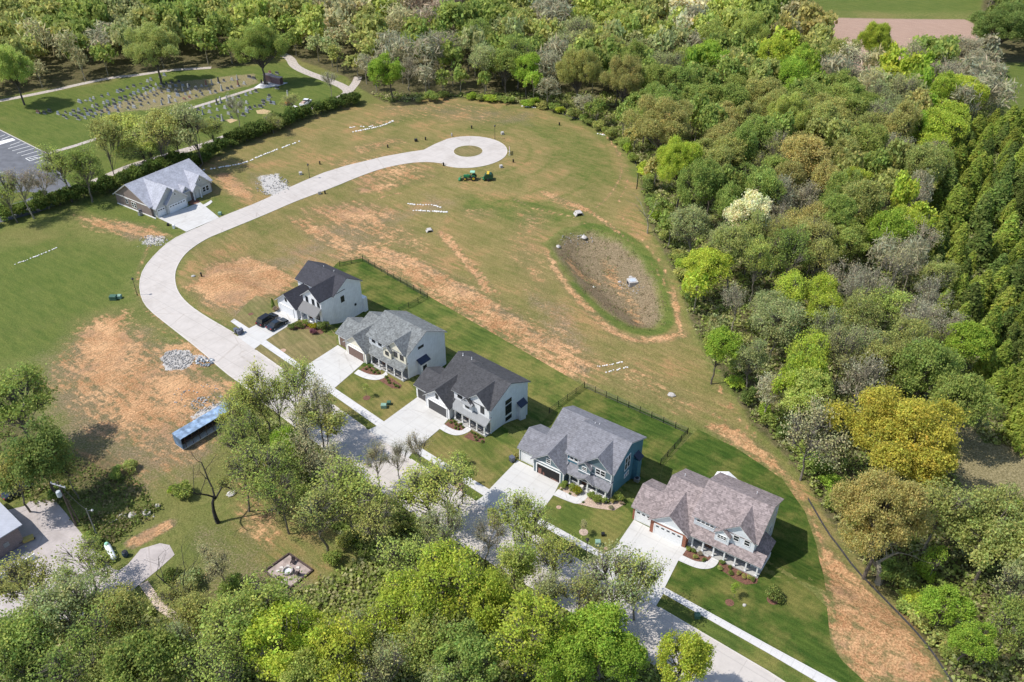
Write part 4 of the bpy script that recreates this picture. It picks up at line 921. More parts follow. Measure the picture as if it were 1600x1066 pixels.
# ---- fire pit patio
fp=PP([(414,893),(452,866),(489,892),(447,925)]); fc=P(451,894)
PAV=simple('pink_pavers',(.34,.275,.25),.9,.25,1.2,bump=.3)
drape('patio',fp,PAV,.05,1.2)
th_=empty('timber_border',(fc[0],fc[1],0),0,'dark timber edging round the square fire pit patio','edging')
for k in range(4):
    a,b_=Vector(fp[k]),Vector(fp[(k+1)%4]); a=a-Vector(fc[:2]); b_=b_-Vector(fc[:2]); d=(b_-a).normalized(); n=Vector((-d.y,d.x))*.12
    m=MB(); m.add([(*(a+n),0),(*(b_+n),0),(*(b_-n),0),(*(a-n),0),(*(a+n),.28),(*(b_+n),.28),(*(b_-n),.28),(*(a-n),.28)],[(0,3,2,1),(4,5,6,7),(0,1,5,4),(1,2,6,5),(2,3,7,6),(3,0,4,7)]); m.build('timber',simple('old_timber',(.075,.05,.045),.9,.3,3),th_)
r_=empty('fire_ring',ground(449.5,894)[:2]+(.05,),0,'round stone fire ring with pale ash in the middle of the patio','fire pit')
m=MB(); n=20; vs=[];fs=[]
for rr,z in ((.82,0),(.82,.42),(.6,.42),(.6,.02)):
    for i in range(n): a=2*math.pi*i/n; vs.append((rr*math.cos(a),rr*math.sin(a),z))
for k in range(3):
    for i in range(n): fs.append((k*n+i,k*n+(i+1)%n,(k+1)*n+(i+1)%n,(k+1)*n+i))
m.add(vs,fs); m.build('stone_ring',simple('ring_stone',(.4,.36,.35),.9,.3,6,bump=.5),r_,recalc=False); MB().lathe([(.6,.1),(.6,.12)],n=18).build('ash',simple('pale_ash',(.6,.62,.66),.9),r_)
def chair(u,v,rz,label):
    c=empty('garden_chair',ground(u,v)[:2]+(.05,),rz,label,'chair','dark chairs round the fire ring'); D=simple('dark_seat',(.03,.02,.022),.7)
    MB().box(-.3,.3,-.3,.3,.36,.43).build('seat',D,c); MB().prism([(-.3,.4),(-.24,.4),(-.4,1.0),(-.46,1.0)],'y',-.3,.3).build('backrest',D,c)
    for x in (-.26,.26):
        for y in (-.27,.27): MB().box(x-.03,x+.03,y-.03,y+.03,0,.38).build('leg',D,c)
for (u,v,l) in [(458,880.5,'dark chair behind the fire ring, on the far side of the patio'),(464.5,898.5,'dark chair right of the fire ring'),(436.5,905,'dark chair left of the fire ring, near the patio corner'),(446.5,918.5,'reddish chair at the near corner of the patio')]:
    p=P(u,v); chair(u,v,math.atan2(fc[1]-p[1],fc[0]-p[0]),l)
sl=[(440,888,'pale stone slab left of the fire ring'),(434.5,893.5,'pale stone slab at the far left of the fire ring'),(450,885.5,'pale stone slab behind the fire ring'),(465.5,888,'pinkish stone slab right behind the fire ring'),(445.5,909,'pinkish stone slab in front of the fire ring')]
for u,v,l in sl:
    p=ground(u,v); m=MB(); m.taper(-.3,.3,-.22,.22,0,.18,.05); tag(m.build('stone_slab',simple('pale_stone',(.6,.57,.53))),l,'stone','stone slabs on the patio').location=(p[0],p[1],.05)
# ---- lamp posts
def lamp(u,v,h,label,top='lantern',group='street lamps'):
    c=empty('street_lamp',ground(u,v),0,label,'street lamp',group)
    MB().tube((0,0,0),(0,0,.35),.13,.1,8).build('base',BLACK,c); MB().tube((0,0,.3),(0,0,h-.5),.065,.05,8).build('pole',BLACK,c)
    l=MB().lathe([(.1,h-.5),(.2,h-.4),(.24,h-.05),(.1,h+.1),(.03,h+.2)],n=10).build('lantern',simple('lantern_dark',(.04,.04,.045),.4),c); MB().lathe([(.3,h-.06),(.1,h+.12)],n=10).build('cap',BLACK,l)
lamp(214.7,461.5,4.4,'black lamp post on the outer side of the road bend'); lamp(484,278.5,4.2,'dark lamp post beside the road above the ranch house drive'); lamp(773.3,217.5,4.4,'dark lamp post at the top right of the turning circle'); lamp(915.7,872,4.2,'black lamp post on the grass strip below the blue house')
# ---- utility poles
PW=simple('pole_wood',(.12,.09,.075),.95,.3,3)
def wires(name,label,pts,r=.025,parent=None,sag=.5):
    m=MB()
    for a,b_ in zip(pts,pts[1:]):
        a=Vector(a);b_=Vector(b_); q=[a.lerp(b_,t)-Vector((0,0,sag*4*t*(1-t))) for t in np.linspace(0,1,9)]; m.path(q,r,4)
    return m.build(name,BLACK,parent)
pa=ground(119.5,822); pb=ground(154,842)
u1=empty('utility_pole',pa,R(-20),'tall wooden utility pole with crossarm and grey transformer beside the yard','utility pole','utility poles')
h_=9.6; MB().tube((0,0,0),(0,0,h_),.17,.11,10).build('pole',PW,u1)
ca=MB().box(-1.4,1.4,-.16,-.04,h_-.75,h_-.6).build('crossarm',simple('grey_arm',(.4,.4,.42)),u1)
for x in (-1.3,-.5,.5,1.3): MB().lathe([(.05,0),(.11,.06),(.05,.12),(.09,.18),(.03,.28)],(x,-.1,h_-.6),8).build('insulator',simple('insulator_grey',(.5,.5,.52),.3),ca)
MB().lathe([(.3,0),(.36,.05),(.36,.95),(.3,1.05),(.1,1.1)],(-.05,-.5,h_-2.6),14).build('transformer',simple('transformer_grey',(.5,.55,.58),.4),u1)
MB().tube((.35,.5,0),(.15,.15,6),.11,.08,8).build('brace_pole',PW,u1)
u2=empty('utility_pole',pb,0,'thinner grey pole with small lamp arm right of the transformer pole','utility pole','utility poles')
MB().tube((0,0,0),(0,0,6.6),.12,.08,8).build('pole',simple('grey_pole',(.2,.2,.2)),u2); MB().tube((0,0,6.1),(.7,.1,6.25),.035,.035,6).build('lamp_arm',STEEL,u2); MB().lathe([(.16,0),(.2,.12),(.08,.3)],(.75,.1,6.05),8).build('lamp_head',simple('insulator_grey',(.5,.5,.52)),u2)
ta=(pa[0]+.3,pa[1],pa[2]+h_-.9); tb=(pb[0],pb[1],pb[2]+6.4)
o=wires('overhead_cable','x',[ta,tb],.035); tag(o,'black cable strung between the transformer pole and the thinner pole','cable','overhead cables')
pe=W(20,790,5.0); 
for k,(dx,l) in enumerate(((-1.2,'upper thin wire from the crossarm to the brick building'),(.0,'middle thin wire from the crossarm to the brick building'),(1.2,'lower thin wire from the crossarm to the brick building'))):
    o=wires('service_wire','',[(pa[0]+dx*.94,pa[1]-dx*.34,pa[2]+h_-.3),(pe[0]+dx*.4,pe[1]-dx,4.2)],.015); tag(o,l,'wire','wires to the brick building')
# ---- propane tank, bin
def at(u,v,rz,name,label,cat,group=None): return empty(name,ground(u,v),rz,label,cat,group)
c=at(174,866,dirang((168,855),(181,880)),'gas_tank','long white gas tank with pale green end in the grass by the yard','tank')
n_=12
m=MB(); vs=[];fs=[]
pf=[(-1.9,.05),(-1.8,.3),(-1.5,.45),(1.5,.45),(1.8,.3),(1.9,.05)]
for x,r in pf:
    for i in range(n_): a=2*math.pi*i/n_; vs.append((x,r*math.cos(a),.65+r*math.sin(a)))
for k in range(5):
    for i in range(n_): fs.append((k*n_+i,k*n_+(i+1)%n_,(k+1)*n_+(i+1)%n_,(k+1)*n_+i))
fs+=[tuple(range(n_)),tuple(range(5*n_,6*n_))]; m.add(vs,fs); m.build('tank_shell',simple('tank_white',(.72,.76,.78),.35),c,smooth=True)
MB().lathe([(.3,0),(.32,.15),(.2,.28)],(-1.35,0,1.05),10).build('valve_dome',simple('mint_cap',(.3,.6,.45),.5),c)
for x in (-1,1): MB().box(x-.12,x+.12,-.35,.35,0,.3).build('foot',simple('concrete_foot',(.4,.4,.4)),c)
c=at(197,869,.5,'rain_barrel','dark blue barrel on the grass right of the gas tank','barrel'); MB().lathe([(.38,0),(.45,.3),(.47,.55),(.4,1.0),(.36,1.02)],n=14).build('barrel',simple('barrel_blue',(.02,.045,.08),.5),c); MB().lathe([(.37,1.02),(.3,1.08)],n=14).build('lid',BLACK,c)
c=at(46,846,.6,'wheel_barrow','yellow cart standing by the dark corner of the brick building','cart'); MB().taper(-.7,.7,-.4,.4,.35,.8,-.1).build('tub',simple('cart_yellow',(.45,.36,.1),.6),c); MB().wheel((.7,0,.22),.22,.12).build('wheel',simple('tyre',(.02,.02,.02)),c)
for y in (-.3,.3): MB().tube((-.5,y,.4),(-1.3,y,.65),.03,.03,5).build('handle',BLACK,c)
c=at(20,765,.4,'parked_car','x','car'); bpy.data.objects.remove(c)
car('parked_car','dark blue car in the shade under the tree behind the yard',28,770,.9,simple('navy_paint',(.012,.02,.045),.3,.05),False,group='cars by the yard')
# ---- pipes and culvert ends beside the yard
CON=simple('pale_concrete',(.44,.415,.39),.9,.2,3)
c=at(230,803,.3,'concrete_ring','round concrete ring lying by the gravel strip','concrete ring'); m=MB(); vs=[];fs=[];n=16
for rr,z in ((.62,0),(.62,.45),(.36,.45),(.36,0)):
    for i in range(n): a=2*math.pi*i/n; vs.append((rr*math.cos(a),rr*math.sin(a),z))
for k in range(3):
    for i in range(n): fs.append((k*n+i,k*n+(i+1)%n,(k+1)*n+(i+1)%n,(k+1)*n+i))
m.add(vs,fs).build('ring',CON,c,recalc=False)
p,q=ground(163,824),ground(188,811); o=MB().tube((p[0],p[1],.2),(q[0],q[1],.2),.14,.14,8).build('drain_pipe',CON); tag(o,'long pale pipe lying in the grass above the gas tank','pipe')
def rock(r,seed,m,flat=.6):
    rg=random.Random(seed); b_=bmesh.new(); bmesh.ops.create_icosphere(b_,subdivisions=2,radius=r)
    for v_ in b_.verts: v_.co=Vector((v_.co.x*rg.uniform(.8,1.25),v_.co.y*rg.uniform(.75,1.2),v_.co.z*flat*rg.uniform(.8,1.2)))
    me=bpy.data.meshes.new('boulder'); b_.to_mesh(me); b_.free(); me.materials.append(m); return me
RK=[rock(.5,k,CON) for k in range(3)]
def boulder(u,v,s_,label,group='pale boulders'):
    o=bpy.data.objects.new('boulder',RK[int(u)%3]); col.objects.link(o); p=ground(u,v); o.location=(p[0],p[1],p[2]+s_*.12); o.scale=(s_,s_*.8,s_*.8); o.rotation_euler.z=u; tag(o,label,'rock',group)
for u,v,s_,l in [(192,808,1.4,'pale boulder at the end of the long pipe'),(206,806,1.6,'second pale boulder right of the pipe'),(221,801,.8,'small boulder touching the concrete ring'),(246,792,1.1,'flat pale boulder up right of the concrete ring'),(362,772,1.6,'big white boulder behind the dead tree'),
 (986,434,1.2,'boulder above the basin drain'),(913,372,1.8,'white boulder at the top of the basin'),(872,386,1.4,'pale boulder on the left bank of the basin'),(928,449,.8,'small white stone in the middle of the basin'),(968,441,.9,'pale green-white stone left of the basin drain'),
 (1049,618,1.6,'white boulder in the field right of the fence'),(302,432,1.0,'white stone inside the road bend'),(1163,990-44,.6,'small pale stone on the lawn of the brick-pier house')]:
    boulder(u,v,s_,l)
# rubble heaps
def heap(u,v,ru,rv,n,s0,s1,name,label,m=None,seed=1):
    rg=random.Random(seed); b_=MB(); p0=P(u,v); k=ppm(u,v); me0=RK[0]
    vv=[v_.co.copy() for v_ in me0.vertices]; ff=[tuple(p.vertices) for p in me0.polygons]
    for i in range(n):
        a=rg.uniform(0,6.28); q=math.sqrt(rg.random()); x=P(u+ru*q*math.cos(a),v+rv*q*math.sin(a)); s_=rg.uniform(s0,s1)
        rt=Matrix.Rotation(rg.uniform(0,6),3,'Z')@Matrix.Rotation(rg.uniform(0,6),3,'X'); z=float(T(*x))
        b_.add([rt@(c_*s_)+Vector((x[0],x[1],z+s_*.15)) for c_ in vv],ff)
    o=b_.build(name,m or GRAVW,recalc=False); return tag(o,label,'rubble',None,'stuff')
heap(278,562,26,15,420,.1,.42,'gravel_heap','pale broken rock spread beside the road below the bend',seed=2)
heap(318,566,16,7,60,.12,.7,'rubble','grey rubble with boards at the road edge',STEEL,3)
heap(425,290,28,16,200,.1,.5,'rubble','white rubble on bare ground right of the ranch house',seed=4)
heap(240,377,22,9,110,.1,.45,'rubble','grey rubble on the bare ground by the ranch house lawn',seed=5)
heap(335,634,40,16,160,.1,.45,'rubble','white rubble strip above the blue container',seed=6)
heap(900,375,28,10,50,.1,.45,'rubble','scattered stones in the top of the basin',seed=8)
heap(985,448,22,12,50,.1,.35,'rubble','scattered stones round the basin drain',seed=9)
heap(310,620,40,25,50,.1,.4,'rubble','small stones on the bare ground above the container',seed=10)
heap(215,806,30,10,40,.1,.3,'rubble','stones along the gravel strip',seed=12)
# silt socks / riprap lines
def sock(pts,label,r=.22,seed=3,n=None,gap=.0):
    q=smooth_line(PP(pts),1); rg=random.Random(seed); m=MB(); vv=[v_.co.copy() for v_ in RK[1].vertices]; ff=[tuple(p.vertices) for p in RK[1].polygons]
    for a,b_ in zip(q,q[1:]):
        L=math.hypot(b_[0]-a[0],b_[1]-a[1]); k=max(1,int(L/(r*2.2)))
        for i in range(k):
            if rg.random()<gap: continue
            t=(i+.5)/k; x=a[0]+(b_[0]-a[0])*t+rg.uniform(-.1,.1); y=a[1]+(b_[1]-a[1])*t+rg.uniform(-.15,.15); s_=rg.uniform(.7,1.3)*r*2
            m.add([Matrix.Rotation(i,3,'Z')@(c_*s_*1.1)+Vector((x,y,float(T(x,y))+.08)) for c_ in vv],ff)
    o=m.build('stone_row',simple('white_stone',(.72,.7,.68),.9,.15,3),recalc=False); tag(o,label,'stone row','rows of white stone across the field')
sock([(635,318.5),(655,321),(672,319.5),(690,325)],'short white stone row, upper of the pair in the field',.26,1)
sock([(643,329),(665,330),(700,332)],'short white stone row, lower of the pair in the field',.26,2)
sock([(312,267),(345,262),(384,255),(400,247),(430,235),(469,221)],'long broken white stone row above the ranch house',.28,3,gap=.25)
sock([(550,207),(585,200),(600,196),(615,189)],'white stone row at the upper left edge of the field',.3,4)
sock([(546,200),(565,197),(575,200),(590,193)],'short broken stone row near the hedge, upper left of field',.22,5,gap=.4)
sock([(22,414),(55,402),(94.5,385)],'thin white stone row in the green field left of the bend',.16,6,gap=.25)
sock([(933,573),(955,570),(975,565)],'thin white stone row by the field corner, upper one',.15,7,gap=.2); sock([(945,582),(965,578),(983,573)],'thin white stone row by the field corner, lower one',.15,8,gap=.15)
sock([(815,166),(845,170),(860,168)],'pale stone row along the tree line above the turning circle',.25,9,gap=.3); sock([(932,209),(948,212)],'short pale stone row by the curved tree line',.3,10)
# ---- silt fences
SILT=simple('black_fabric',(.05,.05,.055),.8,.3,2)
def silt(pts,label,h=.38):
    q=smooth_line(PP(pts),1); m=MB(); 
    o0=empty('silt_fence',(q[0][0],q[0][1],0),0,label,'silt fence','low black silt fences along the woods'); bx,by=q[0]
    for a,b_ in zip(q,q[1:]):
        d=Vector((b_[0]-a[0],b_[1]-a[1])).normalized(); n=(-d.y*.03,d.x*.03); za,zb=float(T(*a)),float(T(*b_)); vs=[]
        for s_ in (1,-1):
            for (p,z) in ((a,za),(b_,zb)): vs+=[(p[0]-bx+n[0]*s_,p[1]-by+n[1]*s_,z),(p[0]-bx+n[0]*s_,p[1]-by+n[1]*s_,z+h)]
        m.add(vs,[(0,2,3,1),(4,5,7,6),(1,3,7,5)])
    m.build('fabric',SILT,o0)
    Ls=0
    for a,b_ in zip(q,q[1:]):
        L=math.hypot(b_[0]-a[0],b_[1]-a[1]); k=max(1,int(L/3))
        for i in range(k):
            x=a[0]+(b_[0]-a[0])*i/k;y=a[1]+(b_[1]-a[1])*i/k; z=float(T(x,y)); MB().box(x-bx-.03,x-bx+.03,y-by-.03,y-by+.03,z,z+h+.15).build('stake',simple('stake_wood',(.3,.22,.14)),o0)
silt([(1262,780),(1292,832),(1310,855),(1337,892),(1375,930),(1412,967.5),(1450,1012),(1487,1068),(1510,1100)],'black silt fence between the bare clay and the right-hand woods')
silt([(820,165),(857,167),(884,181),(920,192),(948,203),(972,222),(990,246),(997,270),(994,296)],'black silt fence curving along the woods right of the turning circle')
# ---- yard fences
def fence(pts,label,h=1.35,rails=(.25,.8,1.25),pick=.22,solid=False,m=None):
    m=m or BLACK; q=PP(pts); bx,by=q[0]; o0=empty('yard_fence',(bx,by,0),0,label,'fence','dark metal garden fences'); r=MB(); pk=MB(); 
    for a,b_ in zip(q,q[1:]):
        L=math.hypot(b_[0]-a[0],b_[1]-a[1]); k=max(1,round(L/2.4)); d=((b_[0]-a[0])/L,(b_[1]-a[1])/L)
        for i in range(k+1):
            x=a[0]+d[0]*L*i/k;y=a[1]+d[1]*L*i/k; z=float(T(x,y)); MB().box(x-bx-.06,x-bx+.06,y-by-.06,y-by+.06,z-.2,z+h+.1).build('fence_post',m,o0)
            if i<k:
                x2=a[0]+d[0]*L*(i+1)/k;y2=a[1]+d[1]*L*(i+1)/k;z2=float(T(x2,y2))
                for rz in rails: r.tube((x-bx,y-by,z+rz),(x2-bx,y2-by,z2+rz),.035,.035,4)
                for j in range(int(2.4/pick)):
                    t=j*pick/2.4; px,py,pz=x+(x2-x)*t,y+(y2-y)*t,z+(z2-z)*t
                    r.tube((px-bx,py-by,pz+.12),(px-bx,py-by,pz+h),.018,.018,3)
    r.build('fence_rail',m,o0)
fence([(858,646),(913,606),(1074,678),(1032,726)],'dark rail fence round the back lawn of the blue house')
fence([(531,416),(567,408),(668,466),(624,489)],'black metal fence round the back lawn of the farmhouse')
# ---- small utility boxes, bins, mailboxes
GB=simple('green_box',(.05,.12,.08),.6); TR=simple('bin_grey',(.1,.11,.14),.5)
def ubox(u,v,label,m=GB,s_=(.7,.6,.7),rz=0.,name='utility_box',cat='utility box'):
    c=at(u,v,rz,name,label,cat); MB().box(-s_[0]/2,s_[0]/2,-s_[1]/2,s_[1]/2,0,s_[2]).build('cabinet',m,c,bevel=.04); MB().taper(-s_[0]/2-.03,s_[0]/2+.03,-s_[1]/2-.03,s_[1]/2+.03,s_[2],s_[2]+.12,.08).build('lid',m,c); return c
ubox(178,468,'dark green utility box in the grass left of the road bend',GB,(1.5,1.1,.9)); ubox(187,466,'paler green utility box right beside the dark green one',simple('pale_green_box',(.2,.33,.26)),(.9,.9,.7))
ubox(600,637,'pale grey-green box on the lawn of the cream-fronted house',simple('pale_green_box',(.2,.33,.26)),(1.0,.8,.7)); ubox(608,632,'darker box behind the pale one, cream-fronted house lawn',GB,(.7,.7,.6))
ubox(934,852,'white and green utility box on the blue house lawn',simple('pale_green_box',(.2,.33,.26)),(.8,.7,.9)); ubox(942,837,'black box on the blue house lawn near the drive',BLACK,(.5,.5,.5)); ubox(1089,965,'green utility box on the strip beside the lower sidewalk',GB,(.8,.7,.7))
ubox(344,336,'pale utility box on the ranch house lawn',simple('pale_green_box',(.2,.33,.26)),(.8,.7,.7)); ubox(272,357,'white utility box left of the ranch house drive',WHITE,(.5,.5,.9)); ubox(263,353,'small dark box left of the ranch house drive',BLACK,(.5,.5,.6))
def bin_(u,v,label,m=TR,g='wheelie bins'):
    c=at(u,v,.7,'wheelie_bin',label,'bin',g); MB().taper(-.32,.32,-.36,.36,.05,1.0,-.05).build('body',m,c); MB().box(-.38,.38,-.42,.44,1.0,1.08).build('lid',m,c)
    for x in (-.3,.3): MB().wheel((x,.34,.12),.12,.06,10,'x').build('wheel',BLACK,c)
bin_(369.5,520,'dark bin at the left kerb end of the farmhouse drive'); bin_(374,523,'second dark bin at the foot of the farmhouse drive'); bin_(377.5,520.5,'dark bin furthest up the foot of the farmhouse drive')
bin_(800,721,'dark bin beside the blue house single garage'); bin_(220,333,'grey bin against the brown side wall of the ranch house')
c=at(1012,757,.3,'x','x','x'); bpy.data.objects.remove(c)
def acunit(k,x,y,label):
    par=bpy.data.objects.get
    a=R(DEG[k]); o=W(*{'h4':(780+285/5.331,620+615/5.331),'h1':(400+185/4.847,390+455/4.847),'h0':(247.1,340.7),'h3':(620+275/5.921,520+680/5.921)}[k]); X=o[0]+x*math.cos(a)-y*math.sin(a); Y=o[1]+x*math.sin(a)+y*math.cos(a)
    c=empty('air_conditioner',(X,Y,float(T(X,Y))),a,label,'air conditioner','air conditioners'); MB().box(-.42,.42,-.42,.42,0,.85).build('casing',STEEL,c,bevel=.03); MB().lathe([(.34,.85),(.34,.88)],n=12).build('fan_grille',BLACK,c)
acunit('h4',14.9,9.0,'grey air conditioner at the rear corner of the blue house'); acunit('h0',-1.6,5.0,'grey air conditioner on the brown side of the ranch house')
# ---- barricade at the end of the turning circle
c=at(796,240,R(90),'road_barricade','red and white striped barricade at the right end of the turning circle','barricade')
RED_=simple('red_stripe',(.6,.12,.1),.5)
for z in (.5,.95,1.4):
    for k in range(8): MB().box(-1.6+k*.4,-1.2+k*.4,-.04,.04,z,z+.25).build('board_stripe',RED_ if k%2 else WHITE,c)
for x in (-1.2,1.2): MB().box(x-.05,x+.05,-.3,.3,0,.1).box(x-.05,x+.05,.04,.1,.1,1.7).build('barricade_leg',WHITE,c)
# ---- basin outlet, pipe end, small field things
c=at(988,443,.2,'drain_structure','white concrete drain box with dark openings in the basin','drain'); MB().box(-1.1,1.1,-1.1,1.1,-.3,.9).build('box_wall',CON,c,bevel=.04); MB().box(-.7,.7,-.7,.7,.9,.96).build('grate',simple('grate_blue_grey',(.45,.5,.56),.5),c)
for x in (-1.15,1.15): MB().box(x-.05,x+.05,-.6,.6,0,.6).build('opening',DK,c)  # openings are near-black slabs, the shade inside put into colour
c=at(904,335,.3,'culvert_end','pale flared culvert end with dark mouth near the woods edge','culvert'); MB().prism([(-1.2,0),(-.7,.8),(.7,.8),(1.2,0),(.9,0),(.55,.62),(-.55,.62),(-.9,0)],'y',-1.0,.8).build('flared_pipe',CON,c); MB().box(-.9,.9,-.2,.7,-.2,.58).build('opening',DK,c)  # mouth filled with a near-black block painting its inner shade
c=at(671,361,.3,'culvert_end','pale culvert end with dark mouth in the middle of the field','culvert'); MB().prism([(-.9,0),(-.5,.6),(.5,.6),(.9,0),(.7,0),(.4,.45),(-.4,.45),(-.7,0)],'y',-.8,.6).build('flared_pipe',CON,c); MB().box(-.7,.7,-.2,.5,-.2,.42).build('opening',DK,c)  # shade in the mouth painted by a near-black block
for u,v,l in [(650,221,'dark green service box left of the turning circle'),(785,210,'pale post cluster right of the turning circle lamp'),(783,262,'pale debris below right of the turning circle'),(499,303,'small white cover on the field side of the road'),(737,201,'tiny dark stake above the turning circle'),(802,254,'dark stake right of the turning circle'),(665,219,'dark stake between the service box and turning circle'),(606,231,'dark marker beside the road left of the turning circle'),(706,213,'small pale marker at the upper rim of the turning circle'),(693,259,'dark marker at the lower rim of the turning circle'),(508,303,'dark marker by the small white cover'),(315,432,'dark marker inside the road bend'),(500,257,'dark marker near the hedge above the road'),(470,273,'grey box above the ranch house road'),(874,196,'dark stake in the upper field')]:
    dk='dark' in l; sz=.35 if 'stake' in l or 'marker' in l else .8
    o=at(u,v,.4,'marker_post' if sz<.5 else 'service_box',l,'marker' if sz<.5 else 'service box','small markers in the field'); MB().box(-sz/2,sz/2,-sz/2,sz/2,0,.9 if sz<.5 else .7).build('post' if sz<.5 else 'cabinet',BLACK if dk else CON,o); MB().taper(-sz*.55,sz*.55,-sz*.55,sz*.55,.9 if sz<.5 else .7,(.9 if sz<.5 else .7)+.12,.1).build('cap',BLACK if dk else CON,o)
# ---- cemetery
PADM=concrete('pad_white',(.68,.67,.66),0,3,3,.04,.9)
drape('paved_pad',PP([(396.5,137.5),(413.8,126),(450,129.8),(435,134.8),(409.6,138.5)]),PADM,.07,1.5)
MAR=simple('dark_red_granite',(.13,.07,.075),.35,.25,3); MTOP=simple('pink_granite_top',(.42,.31,.29),.5,.15,3)
def columb(u,v,label):
    c=at(u,v,R(-28),'columbarium',label,'monument','granite columbarium blocks'); MB().box(-2.0,2.0,-.75,.75,.12,2.4).build('niche_wall',MAR,c); MB().box(-2.1,2.1,-.85,.85,-.1,.12).build('plinth',CON,c); MB().box(-2.15,2.15,-.9,.9,2.4,2.6).build('cap',MTOP,c)
    for k in range(5):
        for r2 in range(3): MB().box(-1.9+k*.78,-1.2+k*.78,-.775,-.75,.2+r2*.73,.86+r2*.73).build('niche_panel',simple('niche_granite',(.2,.12,.12),.3,.2,3),c)
columb(421.5,127.5,'dark red granite columbarium block, left one on the white pad'); columb(434,131,'dark red granite columbarium block, right one on the white pad')
HS=[('dark grey',simple('stone_charcoal',(.075,.078,.09),.3,.4,5)),('pale grey',simple('stone_pale',(.38,.38,.37),.7,.2,5)),('blue-grey',simple('stone_blue',(.2,.23,.28),.5,.25,5)),('reddish',simple('stone_red',(.24,.12,.1),.4,.25,5))]
def stone(kind,m):
    o=MB(); 
    if kind==0: o.prism([(-.45,.16),(.45,.16),(.45,.72),(.25,.9),(-.25,.9),(-.45,.72)],'y',-.1,.1)
    elif kind==1: o.prism([(-.62,.16),(.62,.16),(.58,.8),(-.58,.8)],'y',-.12,.12)
    elif kind==2: o.taper(-.2,.2,-.2,.2,.3,1.75,.07)
    else: o.prism([(-.3,.1),(.3,.1),(.3,.3),(-.3,.42)],'x',-.5,.5)
    return o,m
PROTO={}
BASEM=simple('stone_base',(.28,.275,.265),.8,.2,5)
def headstone(u,v,kind,ci,label,s_=1):
    key=(kind,ci); g_=ground(u,v); nm='obelisk' if kind==2 else 'headstone'
    if key not in PROTO:
        e=empty(nm,g_,R(-30),label,nm,'headstones in the cemetery'); o,m=stone(kind,HS[ci][1]); a=o.build('tablet' if kind!=2 else 'shaft',m,e); b_=MB().box(-.72,.72,-.22,.22,0,.16) if kind!=2 else MB().taper(-.4,.4,-.4,.4,0,.32,.1); c2=b_.build('base',BASEM,e); PROTO[key]=(e,[a,c2]); e.scale=(s_,)*3; return
    e,k=PROTO[key]; copy_tree(e,g_,R(-30+random.uniform(-6,6)),(s_,)*3,label,k)
# rows of stones: each row runs up to the right, parallel to the footpath
rg=random.Random(5); ORD=['first','second','third','fourth','fifth','sixth','seventh','eighth','ninth','tenth','eleventh','twelfth','thirteenth','fourteenth','fifteenth','sixteenth','seventeenth','eighteenth','nineteenth','twentieth']
def ordi(k): 
    if k<20: return ORD[k]
    k+=1; return '%d%s'%(k,'th' if 10<k%100<14 else {1:'st',2:'nd',3:'rd'}.get(k%10,'th'))
KN=['upright headstone','wide headstone','slender obelisk','low slanted headstone']
ROWS=[('back row of the cemetery','above',[(118,163),(180,146),(262,117)],14,[.5,.3,.2,0],[.6,.25,0,.15]),
 ('dense back block, top row','a',[(88,180),(130,172),(200,152),(240,134),(285,128)],23,[.7,.1,.2,0],[.5,.5,0,0]),
 ('dense back block, second row','b',[(95,183),(140,176),(210,156),(250,138),(300,134)],23,[.75,.1,.15,0],[.5,.5,0,0]),
 ('dense back block, third row','c',[(100,186),(150,179),(215,161),(256,144),(310,140)],22,[.6,.1,.3,0],[.4,.6,0,0]),
 ('dense back block, fourth row','d',[(115,189),(160,182),(225,165),(270,152),(330,141)],18,[.5,.25,.25,0],[.5,.5,0,0]),
 ('row above the footpath','e',[(250,165),(300,153),(345,143),(385,131)],14,[.3,.5,.1,.1],[.5,.1,.4,0]),
 ('second row above the footpath','f',[(270,146),(310,138),(350,128),(375,124)],11,[.3,.4,0,.3],[.5,.1,.4,0]),
 ('row just below the footpath','g',[(240,190),(290,178),(340,163),(405,143)],17,[.3,.5,.2,0],[.5,.1,.4,0]),
 ('second row below the footpath','h',[(215,205),(270,192),(330,176),(390,160)],15,[.4,.4,.2,0],[.6,.2,.2,0]),
 ('third row below the footpath','i',[(200,215),(260,205),(330,187),(400,168),(430,160)],16,[.6,.2,.2,0],[.6,.3,.1,0]),
 ('fourth row below the footpath','j',[(180,228),(240,215),(320,196),(385,180)],13,[.5,.3,.2,0],[.6,.3,.1,0]),
 ('lowest row by the lane','k',[(210,222),(260,212),(300,205),(345,192)],9,[.5,.3,.2,0],[.6,.2,.2,0])]
for nm,_,pts,n,cw,kw in ROWS:
    wp=[Vector(P(*q)) for q in pts]; seg_=[(b_-a).length for a,b_ in zip(wp,wp[1:])]; tot=sum(seg_)
    for k in range(n):
        t=(k+.5+rg.uniform(-.18,.18))/n*tot; i=0
        while i<len(seg_)-1 and t>seg_[i]: t-=seg_[i]; i+=1
        p=wp[i].lerp(wp[i+1],t/seg_[i])+Vector((rg.uniform(-.3,.3),rg.uniform(-.35,.35)))
        u,v,_d=proj(p.x,p.y,float(T(p.x,p.y)))
        ci=rg.choices(range(4),cw)[0]; ki=rg.choices(range(4),kw)[0]
        headstone(u,v,ki,ci,'%s %s, %s from the left in the %s'%(HS[ci][0],KN[ki],ordi(k),nm),rg.uniform(.95,1.3))
